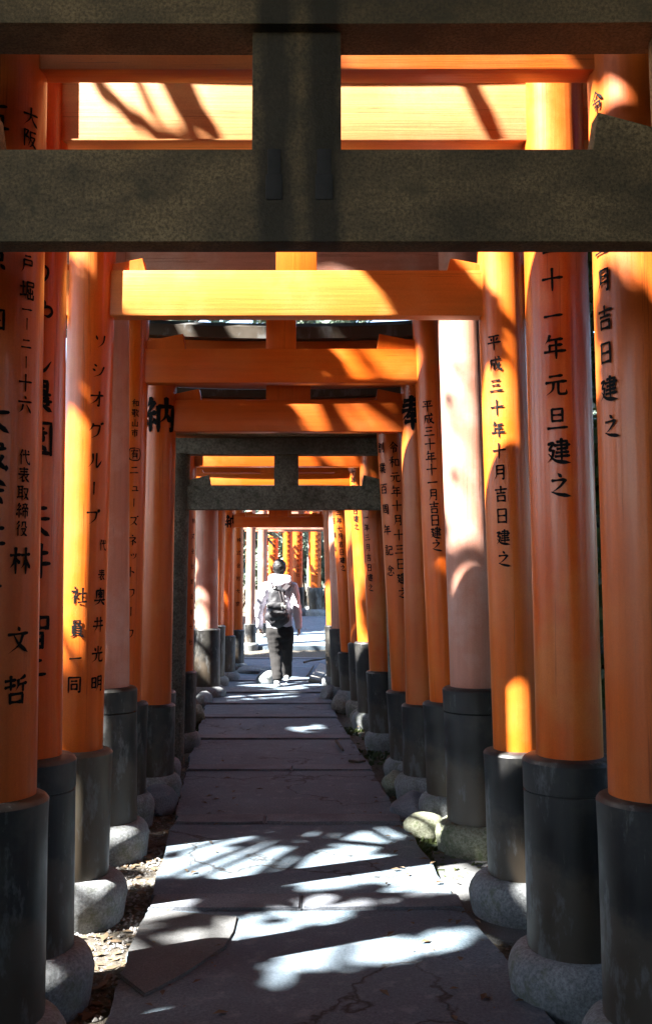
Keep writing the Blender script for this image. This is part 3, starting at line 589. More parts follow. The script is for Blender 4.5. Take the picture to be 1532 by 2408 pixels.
G11, L11, R11, o11 = gate(12.2, [(424, 1520), (434, 1203)], [(820, 1532), (800, 1203)], 0.10, 1536, (1160, 1192), (1135, 1152), (1122, 1134), PAINT[0],
     'fourth torii gate behind the far granite gate, short right collar, two lettered columns', rc=0.135, rst=0.19, zst=0.13, wedge_h=0.03)
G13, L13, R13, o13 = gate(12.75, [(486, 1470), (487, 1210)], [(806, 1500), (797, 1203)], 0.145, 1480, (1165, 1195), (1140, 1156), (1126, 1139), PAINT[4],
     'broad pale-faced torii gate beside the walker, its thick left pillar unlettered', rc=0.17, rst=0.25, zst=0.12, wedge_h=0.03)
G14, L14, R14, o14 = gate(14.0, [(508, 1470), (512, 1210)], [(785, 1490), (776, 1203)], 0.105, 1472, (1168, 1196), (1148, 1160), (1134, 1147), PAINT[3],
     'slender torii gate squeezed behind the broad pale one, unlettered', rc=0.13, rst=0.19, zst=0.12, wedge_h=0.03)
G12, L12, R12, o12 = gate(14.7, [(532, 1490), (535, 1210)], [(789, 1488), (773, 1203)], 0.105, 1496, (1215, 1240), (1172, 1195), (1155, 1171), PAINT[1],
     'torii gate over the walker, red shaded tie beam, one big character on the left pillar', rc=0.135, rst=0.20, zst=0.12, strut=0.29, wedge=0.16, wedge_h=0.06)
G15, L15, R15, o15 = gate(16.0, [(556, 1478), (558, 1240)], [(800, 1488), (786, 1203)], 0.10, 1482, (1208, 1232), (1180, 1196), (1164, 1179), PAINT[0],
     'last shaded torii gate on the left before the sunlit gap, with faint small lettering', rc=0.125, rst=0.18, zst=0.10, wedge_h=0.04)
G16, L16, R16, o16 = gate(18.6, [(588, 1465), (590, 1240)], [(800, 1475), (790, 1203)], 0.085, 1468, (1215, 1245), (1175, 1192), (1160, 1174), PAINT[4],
     'sunlit torii gate with white-hot left pillar at the far end of the tunnel', rc=0.11, rst=0.16, zst=0.08, wedge_h=0.04)  # pale paint stands in for overexposed sunlight here and on the next gate
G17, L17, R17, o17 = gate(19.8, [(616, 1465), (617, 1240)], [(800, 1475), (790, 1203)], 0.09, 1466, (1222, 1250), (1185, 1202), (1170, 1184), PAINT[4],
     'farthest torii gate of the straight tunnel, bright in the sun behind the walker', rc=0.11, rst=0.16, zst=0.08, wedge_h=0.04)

for c in L3.obj.children:
    if c.name.startswith('collar'): c.data.materials[0] = BROWN_BLACK
# lettering
inscribe(R1, o1, [('令', 1401, 240, 50), ('和', 1397, 328, 50), ('二', 1412, 580, 54), ('月', 1418, 660, 60), ('吉', 1421, 748, 60), ('日', 1423, 830, 56), ('建', 1429, 915, 62), ('之', 1436, 1003, 56)])
inscribe(R2, o2, [('三', 1297, 575, 54), ('十', 1297, 657, 56), ('一', 1299, 742, 52), ('年', 1303, 815, 58), ('元', 1306, 902, 58), ('旦', 1309, 985, 54), ('建', 1312, 1062, 62), ('之', 1315, 1142, 58)])
inscribe(R3, o3, line('平成三十年十月吉日建之', 1160, 805, 1184, 1315, 38))
inscribe(R5, o5, line('平成三十年十一月吉日建之', 1004, 955, 1026, 1283, 29))
inscribe(R7, o7, line('令和元年十月十三日建之', 924, 1052, 946, 1395, 27) + line('創業百周年記念', 894, 1053, 917, 1342, 25))
inscribe(R8, o8, line('一年三月吉日建之', 860, 1217, 871, 1382, 18))
inscribe(R9, o9, line('三十年四月吉日建之', 827, 1092, 837, 1238, 16))
inscribe(R11, o11, line('三年七月吉日建之', 795, 1205, 806, 1336, 15) + line('百周年', 784, 1225, 788, 1292, 14))
inscribe(R12, o12, line('三年四月吉日建之', 767, 1195, 777, 1372, 12))
inscribe(L1, o1, [('大', 73, 276, 48), ('阪', 70, 326, 44), ('戸', 66, 622, 44), ('堀', 65, 682, 46), ('一', 64, 728, 34), ('ー', 63, 762, 32), ('二', 62, 808, 34), ('ー', 61, 852, 32), ('十', 60, 900, 42), ('六', 59, 952, 44)]
    + line('代表取締役', 58, 1075, 51, 1243, 36) + [('林', 49, 1318, 62), ('文', 44, 1505, 62), ('哲', 39, 1622, 66)])
inscribe(L1, o1, [('五', -8, 275, 66), ('一', -8, 330, 50), ('京', -10, 606, 66), ('四', -12, 750, 60), ('大', -14, 980, 80), ('成', -16, 1075, 72), ('会', -18, 1150, 72), ('社', -22, 1250, 72), ('京', -26, 1400, 66)])
inscribe(L2, o2, [('う', 98, 640, 66), ('や', 98, 735, 70), ('し', 94, 845, 70), ('農', 92, 930, 76), ('園', 90, 1030, 80), ('天', 86, 1225, 76), ('井', 84, 1318, 82), ('智', 82, 1485, 80), ('二', 80, 1570, 66)], 12)
inscribe(L3, o3, [('ソ', 236, 803, 36), ('シ', 232, 872, 36), ('オ', 229, 938, 38), ('グ', 226, 1012, 40), ('ル', 224, 1082, 38), ('ー', 221, 1148, 34), ('プ', 219, 1215, 38), ('代', 242, 1282, 26), ('表', 239, 1352, 26),
    ('奥', 236, 1403, 40), ('井', 232, 1468, 36), ('光', 230, 1538, 38), ('明', 228, 1607, 38), ('社', 186, 1400, 40), ('員', 181, 1478, 40), ('一', 178, 1548, 34), ('同', 175, 1610, 38)])
inscribe(L5, o5, line('和歌山市', 319, 948, 317, 1018, 19) + [('有', 317, 1068, 24), ('ニ', 316, 1105, 24), ('ュ', 318, 1147, 22), ('ー', 315, 1182, 22), ('ズ', 315, 1225, 25), ('ネ', 312, 1270, 25), ('ッ', 314, 1305, 22), ('ト', 309, 1345, 25), ('ワ', 308, 1395, 24), ('ー', 308, 1438, 24), ('ク', 306, 1490, 24)])
inscribe(L6, o6, [('納', 376, 975, 82)], 15)
inscribe(R6, o6, [('奉', 969, 970, 80)], 15)
inscribe(L8, o8, line('株式会社京会吉大社', 455, 1225, 448, 1510, 13))
inscribe(L12, o12, [('納', 543, 1226, 30)], 15)
inscribe(L15, o15, line('株式会社大京', 562, 1270, 559, 1420, 11))

# far run of gates that turns off to the right, seen broadside
far = [(619, 25.6, 0.10, 0), (642, 24.6, 0.12, 2), (676, 25.2, 0.12, 0), (699, 24.4, 0.125, 3), (742, 24.0, 0.125, 0), (778, 24.2, 0.12, 4)]
far_lab = ['leftmost torii gate of the far run that turns right', 'broad amber torii gate in the far run behind the walker\'s head', 'torii gate of the far run right of the walker\'s head',
           'torii gate of the far run behind the walker\'s right shoulder', 'torii gate of the far run past the pale trunk, on its own round base stone', 'faded last torii gate of the far run, half hidden by near pillars']
for i, (u, d, r, pm) in enumerate(far):
    p = at(u, 1420, d); g0 = gz(p.x, d)
    G = empty('torii_gate', (p.x, d, g0), far_lab[i], 'torii gate', 'torii gates over the path', rz=R(0))
    mat = PAINT[pm]; dirv = Vector((0.40 if i % 2 else 0.62, 1.55, 0))
    PP = []
    for j, off in enumerate((Vector((0, 0, 0)), dirv)):
        P = Pillar(); bx, by = off.x, off.y
        lean = (0.012 if j == 0 else -0.012)
        P.ax = (lambda z, bx=bx, px=p.x: px + bx); P.d = d + by; P.r = r
        V, Fc = [], []; hg = gz(p.x + bx, d + by) - g0
        lathe(V, Fc, [(r, hg + 0.55 + k * 0.55) for k in range(6)], 28, lambda z: bx, lambda z: by)
        P.obj = mesh_obj('pillar', V, Fc, mat, G, 50)
        V, Fc = [], []; rc = r * 1.36
        lathe(V, Fc, [(rc, hg + 0.05), (rc, hg + 0.52), (rc, hg + 0.63), (rc - 0.01, hg + 0.645), (r * .96, hg + 0.65)], 28, lambda z: bx, lambda z: by, cap_top=False)
        mesh_obj('collar', V, Fc, BLACK, P.obj, 40)
        V, Fc = [], []
        lathe(V, Fc, [(rc * 1.35, hg - 0.1), (rc * 1.42, hg + 0.04), (rc * 1.32, hg + 0.11), (rc * 0.95, hg + 0.14)], 24, lambda z: bx, lambda z: by)
        mesh_obj('base_stone', V, Fc, BASE_STONE, P.obj, 60)
        PP.append(P)
    ln = dirv.length; ang = math.atan2(dirv.y, dirv.x)
    for nm, z0, z1, th, ex, mt in (('tie_beam', 2.35, 2.52, .08, .3, mat), ('lintel', 2.80, 2.97, .17, .45, mat), ('cap_beam', 2.97, 3.08, .26, .5, BLACK)):
        bm = bmesh.new(); box_bm(bm, -ex, ln + ex, -th / 2, th / 2, z0 + .003, z1, 0.004)
        b = bm_obj(nm, bm, mt, G, 40); b.rotation_euler = (0, 0, ang)
    bm = bmesh.new(); box_bm(bm, ln / 2 - .08, ln / 2 + .08, -.035, .035, 2.52, 2.803, 0.003)
    b = bm_obj('strut', bm, mat, G, 40); b.rotation_euler = (0, 0, ang)
    if pm != 4:
        oo = (p.x, d, g0)
        inscribe(PP[0], oo, line('京都市吉田大山会社'.replace('都', '成').replace('田', '四'), u + 2, 1262, u + 1, 1352, 9.0), 12)
        if i in (3, 4): inscribe(PP[0], oo, line('平成十年三月吉日', u + 8, 1258, u + 8, 1340, 8.0), 12)

# ------------------------------------------------------------------ ground, path
def terrain():
    xs = [-60, -40, -28, -20, -15, -11, -8, -6, -5] + [-4 + 0.25 * i for i in range(33)] + [5, 6, 8, 11, 15, 20, 28, 40, 60]
    ys = [-40, -25, -15, -9, -5, -2.5] + [0.25 * i - 1 for i in range(120)] + [30, 32, 35, 40, 48, 60, 80, 120]
    V, Fc = [], []
    for y in ys:
        for x in xs:
            z = gz(x, y) - 0.055 + side(x, y)
            z += 0.028 * noise.noise(Vector((x * 1.3, y * 1.3, 0))) + 0.012 * noise.noise(Vector((x * 5, y * 5, 3)))
            if abs(x - path_x(y)) > 3: z += 0.25 * noise.noise(Vector((x * .3, y * .3, 9)))
            V.append((x, y, z))
    w = len(xs)
    for j in range(len(ys) - 1):
        for i in range(w - 1): Fc.append((j*w+i, j*w+i+1, (j+1)*w+i+1, (j+1)*w+i))
    o = mesh_obj('ground', V, Fc, SOIL, None, 60); o['kind'] = 'structure'; return o
ground = terrain()

PATH = bpy.data.objects.new('path', None); link(PATH); PATH['kind'] = 'structure'; PATH.location = (0, 0, 0)
def slab(pts, z, thick, mat, name, bev=0.008, rough_edge=0.012, zf=None):
    """pts: outline in plan, counter-clockwise; subdivided so that its edges wander"""
    out = []
    n = len(pts)
    for i in range(n):
        a, b = Vector(pts[i]), Vector(pts[(i + 1) % n]); m = max(1, int((b - a).length / 0.11))
        for k in range(m):
            p = a.lerp(b, k / m)
            if k: p = p + Vector((noise.noise(Vector((p.x * 5, p.y * 5, 2))), noise.noise(Vector((p.x * 5, p.y * 5, 7))))) * rough_edge
            out.append(p)
    bm = bmesh.new()
    zz = zf or (lambda x, y: z)
    top = [bm.verts.new((p.x, p.y, zz(p.x, p.y))) for p in out]; bot = [bm.verts.new((p.x, p.y, zz(p.x, p.y) - thick)) for p in out]
    ft = bm.faces.new(top); bm.faces.new(bot[::-1])
    m = len(out)
    for i in range(m): bm.faces.new((top[i], bot[i], bot[(i+1) % m], top[(i+1) % m]))
    if bev: bmesh.ops.bevel(bm, geom=list(ft.edges), offset=bev, segments=2, affect='EDGES')
    return bm_obj(name, bm, mat, PATH, 40)
# plan positions of the path edges at each kerb, from the picture: (v, left u, right u)
edges = [(2140, 345, 1092), (1937, 408, 945), (1812, 437, 875), (1738, 460, 825), (1688, 474, 793), (1655, 484, 782), (1629, 494, 770), (1601, 508, 768), (1572, 540, 768), (1550, 556, 768), (1527, 580, 775)]
E = []
for v, ul, ur in edges:
    a, b = ground_at(ul, v), ground_at(ur, v); E.append((a.y, a.x, b.x))
E = [(-2.0, -0.86, 0.90), (1.6, -0.80, 0.86), (3.05, -0.72, 0.80)] + E
for i in range(len(E) - 1):
    y0, l0, r0 = E[i]; y1, l1, r1 = E[i + 1]
    kd = 0.20 if i >= 2 else 0.0
    z0 = gz(0, y0); z1 = gz(0, y1)
    tl, th_ = rnd.uniform(-.006, .006), rnd.uniform(-.006, .002)
    ff = lambda x, y, z0=z0, z1=z1, y0=y0, y1=y1, tl=tl, th_=th_: th_ + tl * x + z0 + (z1 - z0) * (y - y0) / (y1 - y0)
    tk = kd / (y1 - y0) if kd else 0
    la, ra = l0 + (l1 - l0) * tk, r0 + (r1 - r0) * tk
    slab([(la, y0 + kd + .006), (ra, y0 + kd + .006), (r1, y1 - .012), (l1, y1 - .012)], 0, 0.12, ASPHALT, 'paving_slab', 0.007, 0.030, ff)
    if kd:
        # kerb stone course: two or three stones across the path
        cuts = [0, 0.38 + 0.2 * rnd.random(), 1.0] if i < 6 else [0, 1]
        for a, b in zip(cuts[:-1], cuts[1:]):
            xa, xb = l0 + (r0 - l0) * a, l0 + (r0 - l0) * b
            slab([(xa + .003, y0 + .004), (xb - .003, y0 + .004), (xb - .003, y0 + kd), (xa + .003, y0 + kd)], z0 + 0.010 + 0.004 * rnd.random(), 0.14, KERB, 'kerb_stone', 0.010, 0.010)
# path beyond the sunlit gap, turning right
pts = [(-1.35, 18.6), (0.3, 18.6), (5.5, 19.3), (8.5, 21.5), (8.5, 24.2), (3, 23.3), (-0.6, 23.4), (-1.6, 22.0)]
slab(pts, 0, 0.1, ASPHALT, 'paving_slab', 0.0, 0.03, lambda x, y: gz(x, y) + 0.015)
# repaired concrete patch at lower left
pp = [ground_at(u, v) for u, v in ((283, 2300), (340, 2345), (440, 2290), (530, 2232), (548, 2196), (560, 2160), (350, 2143), (328, 2180))]
slab([(p.x, p.y) for p in pp], 0.010, 0.08, CONCRETE, 'paving_slab', 0.006, 0.012)
# mortar apron round the third gate's right foot
pp = [ground_at(u, v) for u, v in ((1050, 2080), (1110, 2170), (1250, 2215), (1310, 2080), (1150, 1985), (1010, 1990))]
slab([(p.x, p.y) for p in pp], -0.022, 0.08, CONCRETE, 'mortar_apron', 0.012, 0.03)

# ------------------------------------------------------------------ gravel, litter, moss, rocks
def scatter(name, mat, n, area, size, flat=False, seed=1):
    r_ = random.Random(seed); V, Fc = [], []
    for _ in range(n):
        x, y = area(r_)
        z = gz(x, y) - 0.052 + side(x, y) + 0.028 * noise.noise(Vector((x*1.3, y*1.3, 0))) + 0.012 * noise.noise(Vector((x*5, y*5, 3)))
        s = size * (0.5 + r_.random()); b = len(V)
        if flat:
            a = r_.random() * 6.28; c, d_ = math.cos(a) * s, math.sin(a) * s; t = 0.5 * s * (r_.random() - .3)
            V += [(x - c, y - d_, z + .004), (x + d_ * .45, y - c * .45, z + .008 + t * .4), (x + c, y + d_, z + .005 + t), (x - d_ * .45, y + c * .45, z + .008)]
            Fc.append((b, b+1, b+2, b+3))
        else:
            q = [Vector((r_.uniform(-1, 1), r_.uniform(-1, 1), 0)) for _ in range(0)]
            h = s * 0.7
            V += [(x - s, y + s*r_.uniform(-.5,.5), z), (x + s*r_.uniform(-.4,.4), y - s, z), (x + s, y + s*r_.uniform(-.5,.5), z), (x + s*r_.uniform(-.4,.4), y + s, z), (x + s*.2, y, z + h), (x - s*.3, y + s*.2, z + h * .85)]
            Fc += [(b, b+1, b+4, b+5), (b+1, b+2, b+4), (b+2, b+3, b+4), (b+3, b+5, b+4), (b+3, b, b+5)]
    o = mesh_obj(name, V, Fc, mat); o['kind'] = 'stuff'; return o
def left_strip(r_):
    y = 2.6 + 12 * r_.random() ** 1.6; c = -0.75 - (y - 3) * 0.03; return c - abs(r_.gauss(0, 0.34)), y
def right_strip(r_):
    y = 2.6 + 12 * r_.random() ** 1.6; c = 0.82 - (y - 3) * 0.062; return c + abs(r_.gauss(0, 0.25)), y
tag(scatter('gravel', GRAVEL, 5200, left_strip, 0.010, False, 3), 'pale gravel strewn beside the path on the left')
tag(scatter('gravel', GRAVEL, 2000, right_strip, 0.010, False, 4), 'sparse gravel along the right edge of the path')
tag(scatter('leaf_litter', LITTER, 1500, right_strip, 0.030, True, 5), 'brown fallen leaves along the right edge of the path')
tag(scatter('leaf_litter', LITTER, 900, left_strip, 0.028, True, 6), 'brown fallen leaves along the left edge of the path')
def on_path(r_):
    y = 3.0 + 11 * r_.random() ** 1.3; k = r_.choice((-1, 1, 1)); h = max(.35, .74 - (y - 3) * .012)
    return path_x(y) + .06 + k * h * (1 - abs(r_.gauss(0, .28))), y
def path_grit():
    r_ = random.Random(8); V, Fc = [], []
    for _ in range(420):
        x, y = on_path(r_); z = gz(x, y) + .004; s = r_.choice((.006, .008, .010, .022, .030)); a = r_.random() * 6.28; c, d_ = math.cos(a) * s, math.sin(a) * s; b = len(V)
        V += [(x - c, y - d_, z), (x + d_ * .45, y - c * .45, z + s * .3), (x + c, y + d_, z + s * .15), (x - d_ * .45, y + c * .45, z + s * .25)]; Fc.append((b, b+1, b+2, b+3))
    o = mesh_obj('leaf_litter', V, Fc, LITTER); tag(o, 'scattered dry leaves and grit lying on the paving', kind='stuff')
path_grit()
def moss():
    r_ = random.Random(11); V, Fc = [], []
    spots = [((1005, 1985), .16, 420), ((1045, 2000), .14, 300), ((905, 1765), .13, 160), ((835, 1712), .12, 160), ((450, 1700), .10, 120), ((535, 1592), .15, 120), ((395, 1870), .10, 120)]
    for (uv, s, n) in spots:
        c = ground_at(*uv)
        for _ in range(n):
            x, y = c.x + r_.gauss(0, s), c.y + r_.gauss(0, s * 1.6); z = gz(x, y) - .05
            a = r_.random() * 6.28; q = 0.012 + 0.018 * r_.random(); b = len(V); h = 0.01 + 0.03 * r_.random()
            V += [(x - math.cos(a)*q, y - math.sin(a)*q, z), (x + math.cos(a)*q, y + math.sin(a)*q, z), (x + math.cos(a)*q*.6 + h*.4, y + math.sin(a)*q, z + h), (x - math.cos(a)*q*.6 + h*.4, y, z + h)]
            Fc.append((b, b+1, b+2, b+3))
    o = mesh_obj('moss', V, Fc, MOSS); tag(o, 'patches of green moss and weeds between base stones and path', kind='stuff')
moss()
def rock(uv, sx, sy, sz, label, mat=RUBBLE, group='loose rocks edging the path', seed=0, sink=0.3, rz=0.0):
    bm = bmesh.new(); bmesh.ops.create_icosphere(bm, subdivisions=3, radius=1.0)
    for v in bm.verts:
        n_ = noise.noise(v.co * 1.1 + Vector((seed * 3.7, 0, 0))) * 0.34 + noise.noise(v.co * 3 + Vector((0, seed, 0))) * 0.08
        v.co = v.co * (1 + n_); v.co.x *= sx; v.co.y *= sy; v.co.z = max(v.co.z, -0.8) * sz
    o = bm_obj('rock', bm, mat, None, 35); p = ground_at(*uv)
    o.location = (p.x, p.y, gz(p.x, p.y) + sz * (1 - sink) - 0.05); o.rotation_euler = (0, 0, rz)
    tag(o, label, 'rock', group); return o
rock((372, 1890), .13, .16, .10, 'grey block beside the fifth left collar at the path edge', KERB, seed=1)
rock((345, 1870), .14, .12, .12, 'dark rubble rock tucked behind the grey block on the left', seed=2)
rock((432, 1735), .10, .15, .10, 'small rubble rock at the foot of the far granite pillar', seed=3)
rock((455, 1690), .12, .14, .12, 'mossy rock left of the path just past the far granite pillar', BASE_MOSS, seed=4)
rock((478, 1652), .11, .16, .10, 'sunlit-edged rock at the left kerb behind the far granite gate', BASE_STONE, seed=5)
rock((965, 1905), .13, .17, .09, 'flat pale rock near the mossy base stone on the right', KERB, seed=6)
rock((1000, 1950), .12, .12, .08, 'small mossy rock right of the path near the faded gate', BASE_MOSS, seed=7)
rock((930, 1850), .10, .16, .09, 'weedy rock at the right path edge by the two-column pillar', BASE_MOSS, seed=8)
rock((860, 1700), .16, .2, .14, 'broad rubble boulder under the three slim right collars', RUBBLE, seed=9)
rock((805, 1665), .13, .18, .13, 'dark boulder beside the path below the short right collar', RUBBLE, seed=10)
rock((775, 1640), .12, .16, .12, 'rounded pale stone at the right edge, near the weathered plank', BASE_STONE, seed=11)
rock((545, 1568), .18, .25, .08, 'low kerb rock at the left edge beside the walker', BASE_STONE, seed=12)
rock((602, 1530), .30, .22, .10, 'sunlit rounded kerb rock at the foot of the white-hot pillar', BASE_STONE, seed=13)
rock((632, 1512), .16, .18, .13, 'pale sunlit block left of the walker\'s knee', BASE_STONE, seed=14)
rock((712, 1452), .16, .2, .12, 'brown rock at the foot of the far run', RUBBLE, seed=15)
rock((740, 1447), .5, .3, .10, 'long pale rock in front of the far run\'s round collar', BASE_STONE, seed=16)
rock((10, 2395), .12, .10, .07, 'small pale pebble-like rock at the nearest left base', BASE_STONE, seed=17)

# plank and sticks on the right
def stick(name, pts, r, mat, label, cat):
    V, Fc = [], []
    n = len(pts); S = 7
    for i, p in enumerate(pts):
        t = (Vector(pts[min(i+1, n-1)]) - Vector(pts[max(i-1, 0)])).normalized()
        a = t.cross(Vector((0, 0, 1))).normalized(); b = t.cross(a)
        for k in range(S):
            an = 6.2832 * k / S; V.append(Vector(p) + (a * math.cos(an) + b * math.sin(an)) * r * (1 - 0.4 * i / n))
    for i in range(n - 1):
        for k in range(S): Fc.append((i*S+k, i*S+(k+1) % S, (i+1)*S+(k+1) % S, (i+1)*S+k))
    Fc.append(tuple(range(S))[::-1]); Fc.append(tuple((n-1)*S+k for k in range(S)))
    return tag(mesh_obj(name, V, Fc, mat, None, 50), label, cat)
q = [ground_at(714, 1565), ground_at(730, 1562), ground_at(752, 1561), ground_at(775, 1557)]
stick('stick', [(p.x, p.y, p.z + .05 + .01 * i) for i, p in enumerate(q)], 0.018, BARK, 'dark stick lying across the path edge beyond the plank', 'stick')
a, b = ground_at(722, 1592), ground_at(737, 1574)
stick('twig', [(a.x, a.y, .02), ((a.x+b.x)/2, (a.y+b.y)/2, .05), (b.x, b.y, .09)], 0.014, BARK, 'thin dark twig leaning on the weathered plank', 'twig')
a, b = ground_at(738, 1606), ground_at(762, 1572)
pl = empty('plank', ((a.x + b.x) / 2, (a.y + b.y) / 2, 0.05), 'grey weathered plank lying at the right edge of the path ahead of the walker', 'plank', rz=math.atan2(b.y - a.y, b.x - a.x))
bm = bmesh.new(); ln = (b - a).length; box_bm(bm, -ln/2, ln/2, -0.08, 0.08, -0.01, 0.03, 0.005); o = bm_obj('board', bm, WOOD, pl, 40); o.rotation_euler = (0.25, -0.03, 0)
bm = bmesh.new(); box_bm(bm, -ln/2 + .1, ln/2 - .2, 0.02, 0.09, -0.075, -0.012, 0.004); bm_obj('batten', bm, WOOD, pl, 40)
q = [ground_at(790, 1748), ground_at(800, 1762), ground_at(806, 1770)]
stick('twig', [(p.x, p.y, .02) for p in q], 0.014, BARK, 'short dark twig on the paving at right before the far granite gate', 'twig')
q = [ground_at(820, 1795), ground_at(842, 1798), ground_at(858, 1795)]
stick('twig', [(p.x, p.y, .02) for p in q], 0.012, BARK, 'crooked twig at the right paving edge among fallen leaves', 'twig')

# ------------------------------------------------------------------ trees
def leaf_cloud(V, Fc, centre, rad, n, size, r_, squash=0.75):
    for _ in range(n):
        while True:
            p = Vector((r_.uniform(-1, 1), r_.uniform(-1, 1), r_.uniform(-1, 1)))
            if p.length < 1: break
        p = p * (0.55 + 0.45 * r_.random()); p.z *= squash
        p = centre + p * rad
        a = Vector((r_.gauss(0, 1), r_.gauss(0, 1), r_.gauss(0, .6))).normalized(); b = a.orthogonal().normalized()
        s = size * (0.6 + 0.8 * r_.random()); b = b * s * 0.45; a = a * s
        k = len(V); V += [p - a, p + b - a * .1, p + a, p - b - a * .1]; Fc.append((k, k+1, k+2, k+3))
def limb(V, Fc, a, b, r0, r1, S=8):
    t = (b - a).normalized(); u = t.orthogonal().normalized(); w = t.cross(u); k = len(V)
    for p, r in ((a, r0), (a.lerp(b, .5) + u * r0 * .6, (r0 + r1) / 2), (b, r1)):
        for i in range(S): V.append(p + (u * math.cos(6.2832*i/S) + w * math.sin(6.2832*i/S)) * r)
    for j in range(2):
        for i in range(S): Fc.append((k+j*S+i, k+j*S+(i+1) % S, k+(j+1)*S+(i+1) % S, k+(j+1)*S+i))
def tree(x, y, h, label, clumps, leaf=LEAF, bark=BARK, r=0.18, name='tree', seed=0, size=0.11, group=None, cat='tree', per=260, keep=lambda a, b: True):
    """clumps: world positions and radii of the leaf clumps of the crown"""
    r_ = random.Random(seed + 100); g = gz(x, y) + side(x, y) - 0.1
    T = empty(name, (x, y, g), label, cat, group); o = Vector((x, y, g))
    V, Fc = [], []; top = Vector((0.3 * r_.uniform(-1, 1), 0.3 * r_.uniform(-1, 1), h))
    fork = top * 0.62
    limb(V, Fc, Vector((0, 0, 0)), fork, r, r * .68, 10); limb(V, Fc, fork, top, r * .68, r * .25)
    LV, LF = [], []
    for c, rad in clumps:
        c = Vector(c) - o
        st = fork.lerp(top, max(0, min(1, (c.z - fork.z) / max(.5, h - fork.z)) * .8))
        if keep(st + o, c + o): limb(V, Fc, st, c, r * .30, 0.02, 6)
        else: limb(V, Fc, c - Vector((.3, .2, .5)) * rad, c, .02, .008, 5)
        leaf_cloud(LV, LF, c, rad, max(16, int(per * (rad / 0.8) ** 2)), min(size, rad * .6), r_)
    mesh_obj('trunk', V, Fc, bark, T, 60); mesh_obj('crown', LV, LF, leaf, T)
    return T
def crown(x, y, h, R_, n, seed, low=0.45):
    r_ = random.Random(seed); g = gz(x, y) + side(x, y); out = []
    for _ in range(n):
        a = r_.random() * 6.28; q = R_ * math.sqrt(r_.random()); zz = h * (low + (1 - low) * r_.random())
        k = 1 - 0.5 * abs((zz / h - 0.65) / 0.4) ** 2
        out.append(((x + math.cos(a) * q * k, y + math.sin(a) * q * k, g + zz), 0.55 + 0.5 * r_.random()))
    return out
def ray_clump(u, v, d, t, rad):
    """a clump that shades the place seen at (u, v, depth d), t metres up the sun ray"""
    p = at(u, v, d) - L * t; return ((p.x, p.y, p.z), rad)
# wood beyond the far end
bgl = ['tall grey-trunked tree rising between the pillars of the far run', 'leafy tree behind the far run, right of the pale trunk', 'dark tree behind the far run at left']
tree(at(727, 1400, 27).x, 27, 11, bgl[0], crown(at(727, 1400, 27).x, 27, 11, 2.6, 26, 1, .55), LEAF2, GREYBARK, .085, seed=1, size=.16)
tree(-4.6, 33, 9, bgl[2], crown(-4.6, 33, 9, 2.8, 30, 2, .25), LEAF2, BARK, .16, seed=2, size=.16)
tree(3.6, 34, 9, bgl[1], crown(3.6, 34, 9, 2.8, 30, 3, .2), LEAF2, BARK, .16, seed=3, size=.16)
def shrub(x, y, h, R_, label, seed, mat=LEAF2):
    r_ = random.Random(seed); g = gz(x, y) + side(x, y) - .05
    S = empty('shrub', (x, y, g), label, 'shrub', 'shrubs behind the far run of gates'); V, Fc = [], []; LV, LF = [], []
    for k in range(8):
        c = Vector((r_.uniform(-R_, R_) * .7, r_.uniform(-R_, R_) * .7, h * (.25 + .7 * r_.random())))
        limb(V, Fc, Vector((r_.uniform(-.1, .1), r_.uniform(-.1, .1), 0)), c, .03, .008, 5); leaf_cloud(LV, LF, c, R_ * .6, 170, .12, r_)
    mesh_obj('stem', V, Fc, BARK, S); mesh_obj('foliage', LV, LF, mat, S)
sl = ['shrub at the left of the far run, seen through the gap by the white pillar', 'pale leafy shrub between the far run\'s pillars, low', 'bushy shrub just right of the walker\'s shoulder behind the far run', 'bright shrub beside the far round base stone', 'shrub behind the sunlit left pillar']
for i, (u, d, h) in enumerate(((560, 26.8, 2.9), (655, 28.5, 3.2), (715, 28.0, 3.2), (752, 28.6, 3.2), (530, 23, 2.4))):
    shrub(at(u, 1400, d).x, d, h, 1.1, sl[i], i)
def shade_foliage():  # foliage added to block fill light; closes off the path behind the camera
    r_ = random.Random(33); V, Fc = [], []
    for k in range(520):
        w = r_.random()
        if w < .33: x, y, zt = r_.uniform(-5.2, -2.9), r_.uniform(-3, 17), 1.7
        elif w < .74: x, y, zt = r_.uniform(2.5, 4.6), r_.uniform(-2, 15), 4.4
        else: x, y, zt = r_.uniform(-5, 5), r_.uniform(-6.5, -4.2), 4.6
        if y < 17: x += path_x(y) if y > 3 else 0
        z = gz(x, y) + side(x, y) + zt * r_.random()
        leaf_cloud(V, Fc, Vector((x, y, z)), r_.uniform(.4, .7), 120, .13, r_)
    o = mesh_obj('shade_foliage', V, Fc, LEAF); tag(o, 'added evergreen foliage beside the gates and behind the camera, blocking fill light', kind='stuff')
shade_foliage()
def woods():
    r_ = random.Random(5); V, Fc = [], []
    for k in range(150):
        x = r_.uniform(-26, 24); y = r_.uniform(36, 62); g = gz(x, y) + side(x, y)
        leaf_cloud(V, Fc, Vector((x, y, g + r_.uniform(.5, 6.5))), r_.uniform(1.4, 2.6), 260, .26, r_)
    o = mesh_obj('woods', V, Fc, LEAF2); tag(o, 'distant sunlit woods on the slope beyond the far run', kind='stuff')
woods()
